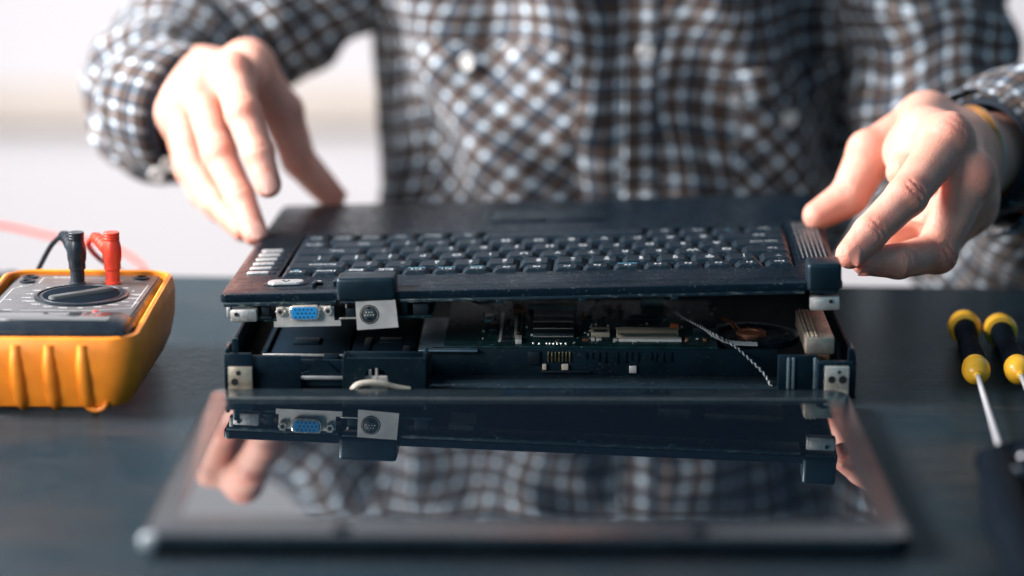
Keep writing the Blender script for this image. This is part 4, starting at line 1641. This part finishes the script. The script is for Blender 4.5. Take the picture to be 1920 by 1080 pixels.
sleeve(bm, L_arm, lambda t: 58 - 12 * t - 22 * max(0, t - .7), sd=1.3, famp=6, uoff=.3)
sleeve(bm, R_arm, lambda t: 60 - 8 * t - 30 * max(0, t - .75), sd=4.1, famp=6, uoff=.1)
shirt = obj('shirt', bm, M_PLAID, person, angle=180)
sd_ = shirt.modifiers.new('thickness', 'SOLIDIFY')
sd_.thickness = .0016
sd_.offset = -1


def ring_cuff(name, c, axis, r, ln, m, par, tilt=(0, 0, 0)):
    A = axis_frame(c, c + axis)
    bm = bmesh.new()
    rows, uvs = [], []
    for j, (rr_, z) in enumerate(((r * .97, -ln), (r * 1.02, -ln * .6), (r * 1.03, -ln * .2), (r * 1.0, 0), (r * .95, 1.0), (r * .93, -ln * .3), (r * .92, -ln))):
        rows.append([A @ Vector((rr_ * math.cos(a) * (1 + .04 * math.sin(3 * a)), rr_ * math.sin(a), z)) for a in [2 * math.pi * k / 48 for k in range(48)]])
        uvs.append([(2 * math.pi * k / 48 * r / REP, (z if j < 4 else -z) / REP) for k in range(49)])
    cloth_grid(bm, rows, uvs, True)
    return obj(name, bm, m, par, angle=60)


ring_cuff('cuff', atY(352, 212, 1652), Vector((.78, -.55, -.12)).normalized(), 41, 40, M_PLAID, shirt)
ring_cuff('cuff', rW + rD * 24, -rD, 36, 38, M_PLAID, shirt)
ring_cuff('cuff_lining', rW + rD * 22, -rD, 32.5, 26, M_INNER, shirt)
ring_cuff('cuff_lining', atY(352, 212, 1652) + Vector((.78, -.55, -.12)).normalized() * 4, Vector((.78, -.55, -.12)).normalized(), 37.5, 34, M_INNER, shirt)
for px, py, Y in ((322, 330, 1640), (300, 350, 1645)):
    bm = bmesh.new()
    c = atY(px - 6, py - 22, Y - 10)
    lathe(bm, [(5.2, -1), (5.4, .6), (4.4, 1.5), (3.2, 1.0)], 20, axis_frame(c, c + Vector((-.1, -1, -.3))))
    obj('cuff_button', bm, M_BUTTON, shirt)


def patch(name, u0, u1, z0, z1, rot, off, shape=None, par=None):
    bm = bmesh.new()
    rows, uvs = [], []
    nu, nv = 36, 36
    for j in range(nv + 1):
        row, uvr = [], []
        for i in range(nu + 1):
            s, t = i / nu, j / nv
            zlo = z0 + (shape(s) if shape else 0)
            u_ = u0 + (u1 - u0) * s
            z = zlo + (z1 - zlo) * t
            e = min(s, 1 - s, t, 1 - t)
            p, n = torso_pt(u_, z, off * min(1, e * 14) - .3)
            row.append(p)
            x, y = u_ * 135, z
            uvr.append(((x * math.cos(rot) - y * math.sin(rot)) / REP, (x * math.sin(rot) + y * math.cos(rot)) / REP))
        rows.append(row)
        uvs.append(uvr)
    cloth_grid(bm, rows, uvs, False)
    return obj(name, bm, M_PLAID, par, angle=180)


def ang(px, z):
    """torso angle whose front point lies under photo column px at height z"""
    best = None
    for k in range(180, 361):
        p, _ = torso_pt(R(k), z)
        v = p - _C
        x = 960 + FPX * v.x / v.dot(_fw)
        if best is None or abs(x - px) < best[0]:
            best = (abs(x - px), R(k))
    return best[1]


patch('chest_pocket', ang(800, 90), ang(1075, 90), -25, 135, R(38), 3.2, lambda s: 18 * abs(s - .5) * 2, shirt)
patch('chest_pocket', ang(1375, 60), ang(1565, 60), -40, 100, R(-42), 3.2, lambda s: 18 * abs(s - .5) * 2, shirt)
patch('placket', ang(1165, 60), ang(1235, 60), -190, 350, 0, 3.0, None, shirt)
patch('pocket_flap', ang(1370, 100), ang(1570, 100), 96, 118, R(-20), 5.0, None, shirt)
for px, z in ((885, 122), (1475, 82), (1212, 131)):
    u_ = ang(px, z)
    p, n = torso_pt(u_, z, 5.0)
    bm = bmesh.new()
    lathe(bm, [(5.4, -1), (5.6, .8), (4.6, 1.8), (3.4, 1.2)], 22, axis_frame(p, p + n))
    obj('shirt_button', bm, M_BUTTON, shirt)

# --- gold bangle on the wrist
wc = rW + rD * 8 + Vector((-1, 0, -1))
A = axis_frame(wc, wc + Vector((.86, .50, -.05)).normalized())
bg_ = None
for z, m, tr, rr_ in ((-1.6, M_BANGLE, 1.9, 29.0), (2.0, M_BANGLE, 1.7, 29.4), (4.2, M_STEEL, .7, 29.8)):
    bm = bmesh.new()
    tube(bm, [A @ Vector((rr_ * math.cos(R(a)), rr_ * math.sin(R(a)), z)) for a in range(0, 361, 8)], tr, 10)
    o = obj('bangle' if bg_ is None else 'bangle_band', bm, m, bg_)
    if bg_ is None:
        bg_ = o
tag(bg_, 'gold and steel bangle worn on the wrist beside the shirt cuff', 'bracelet')
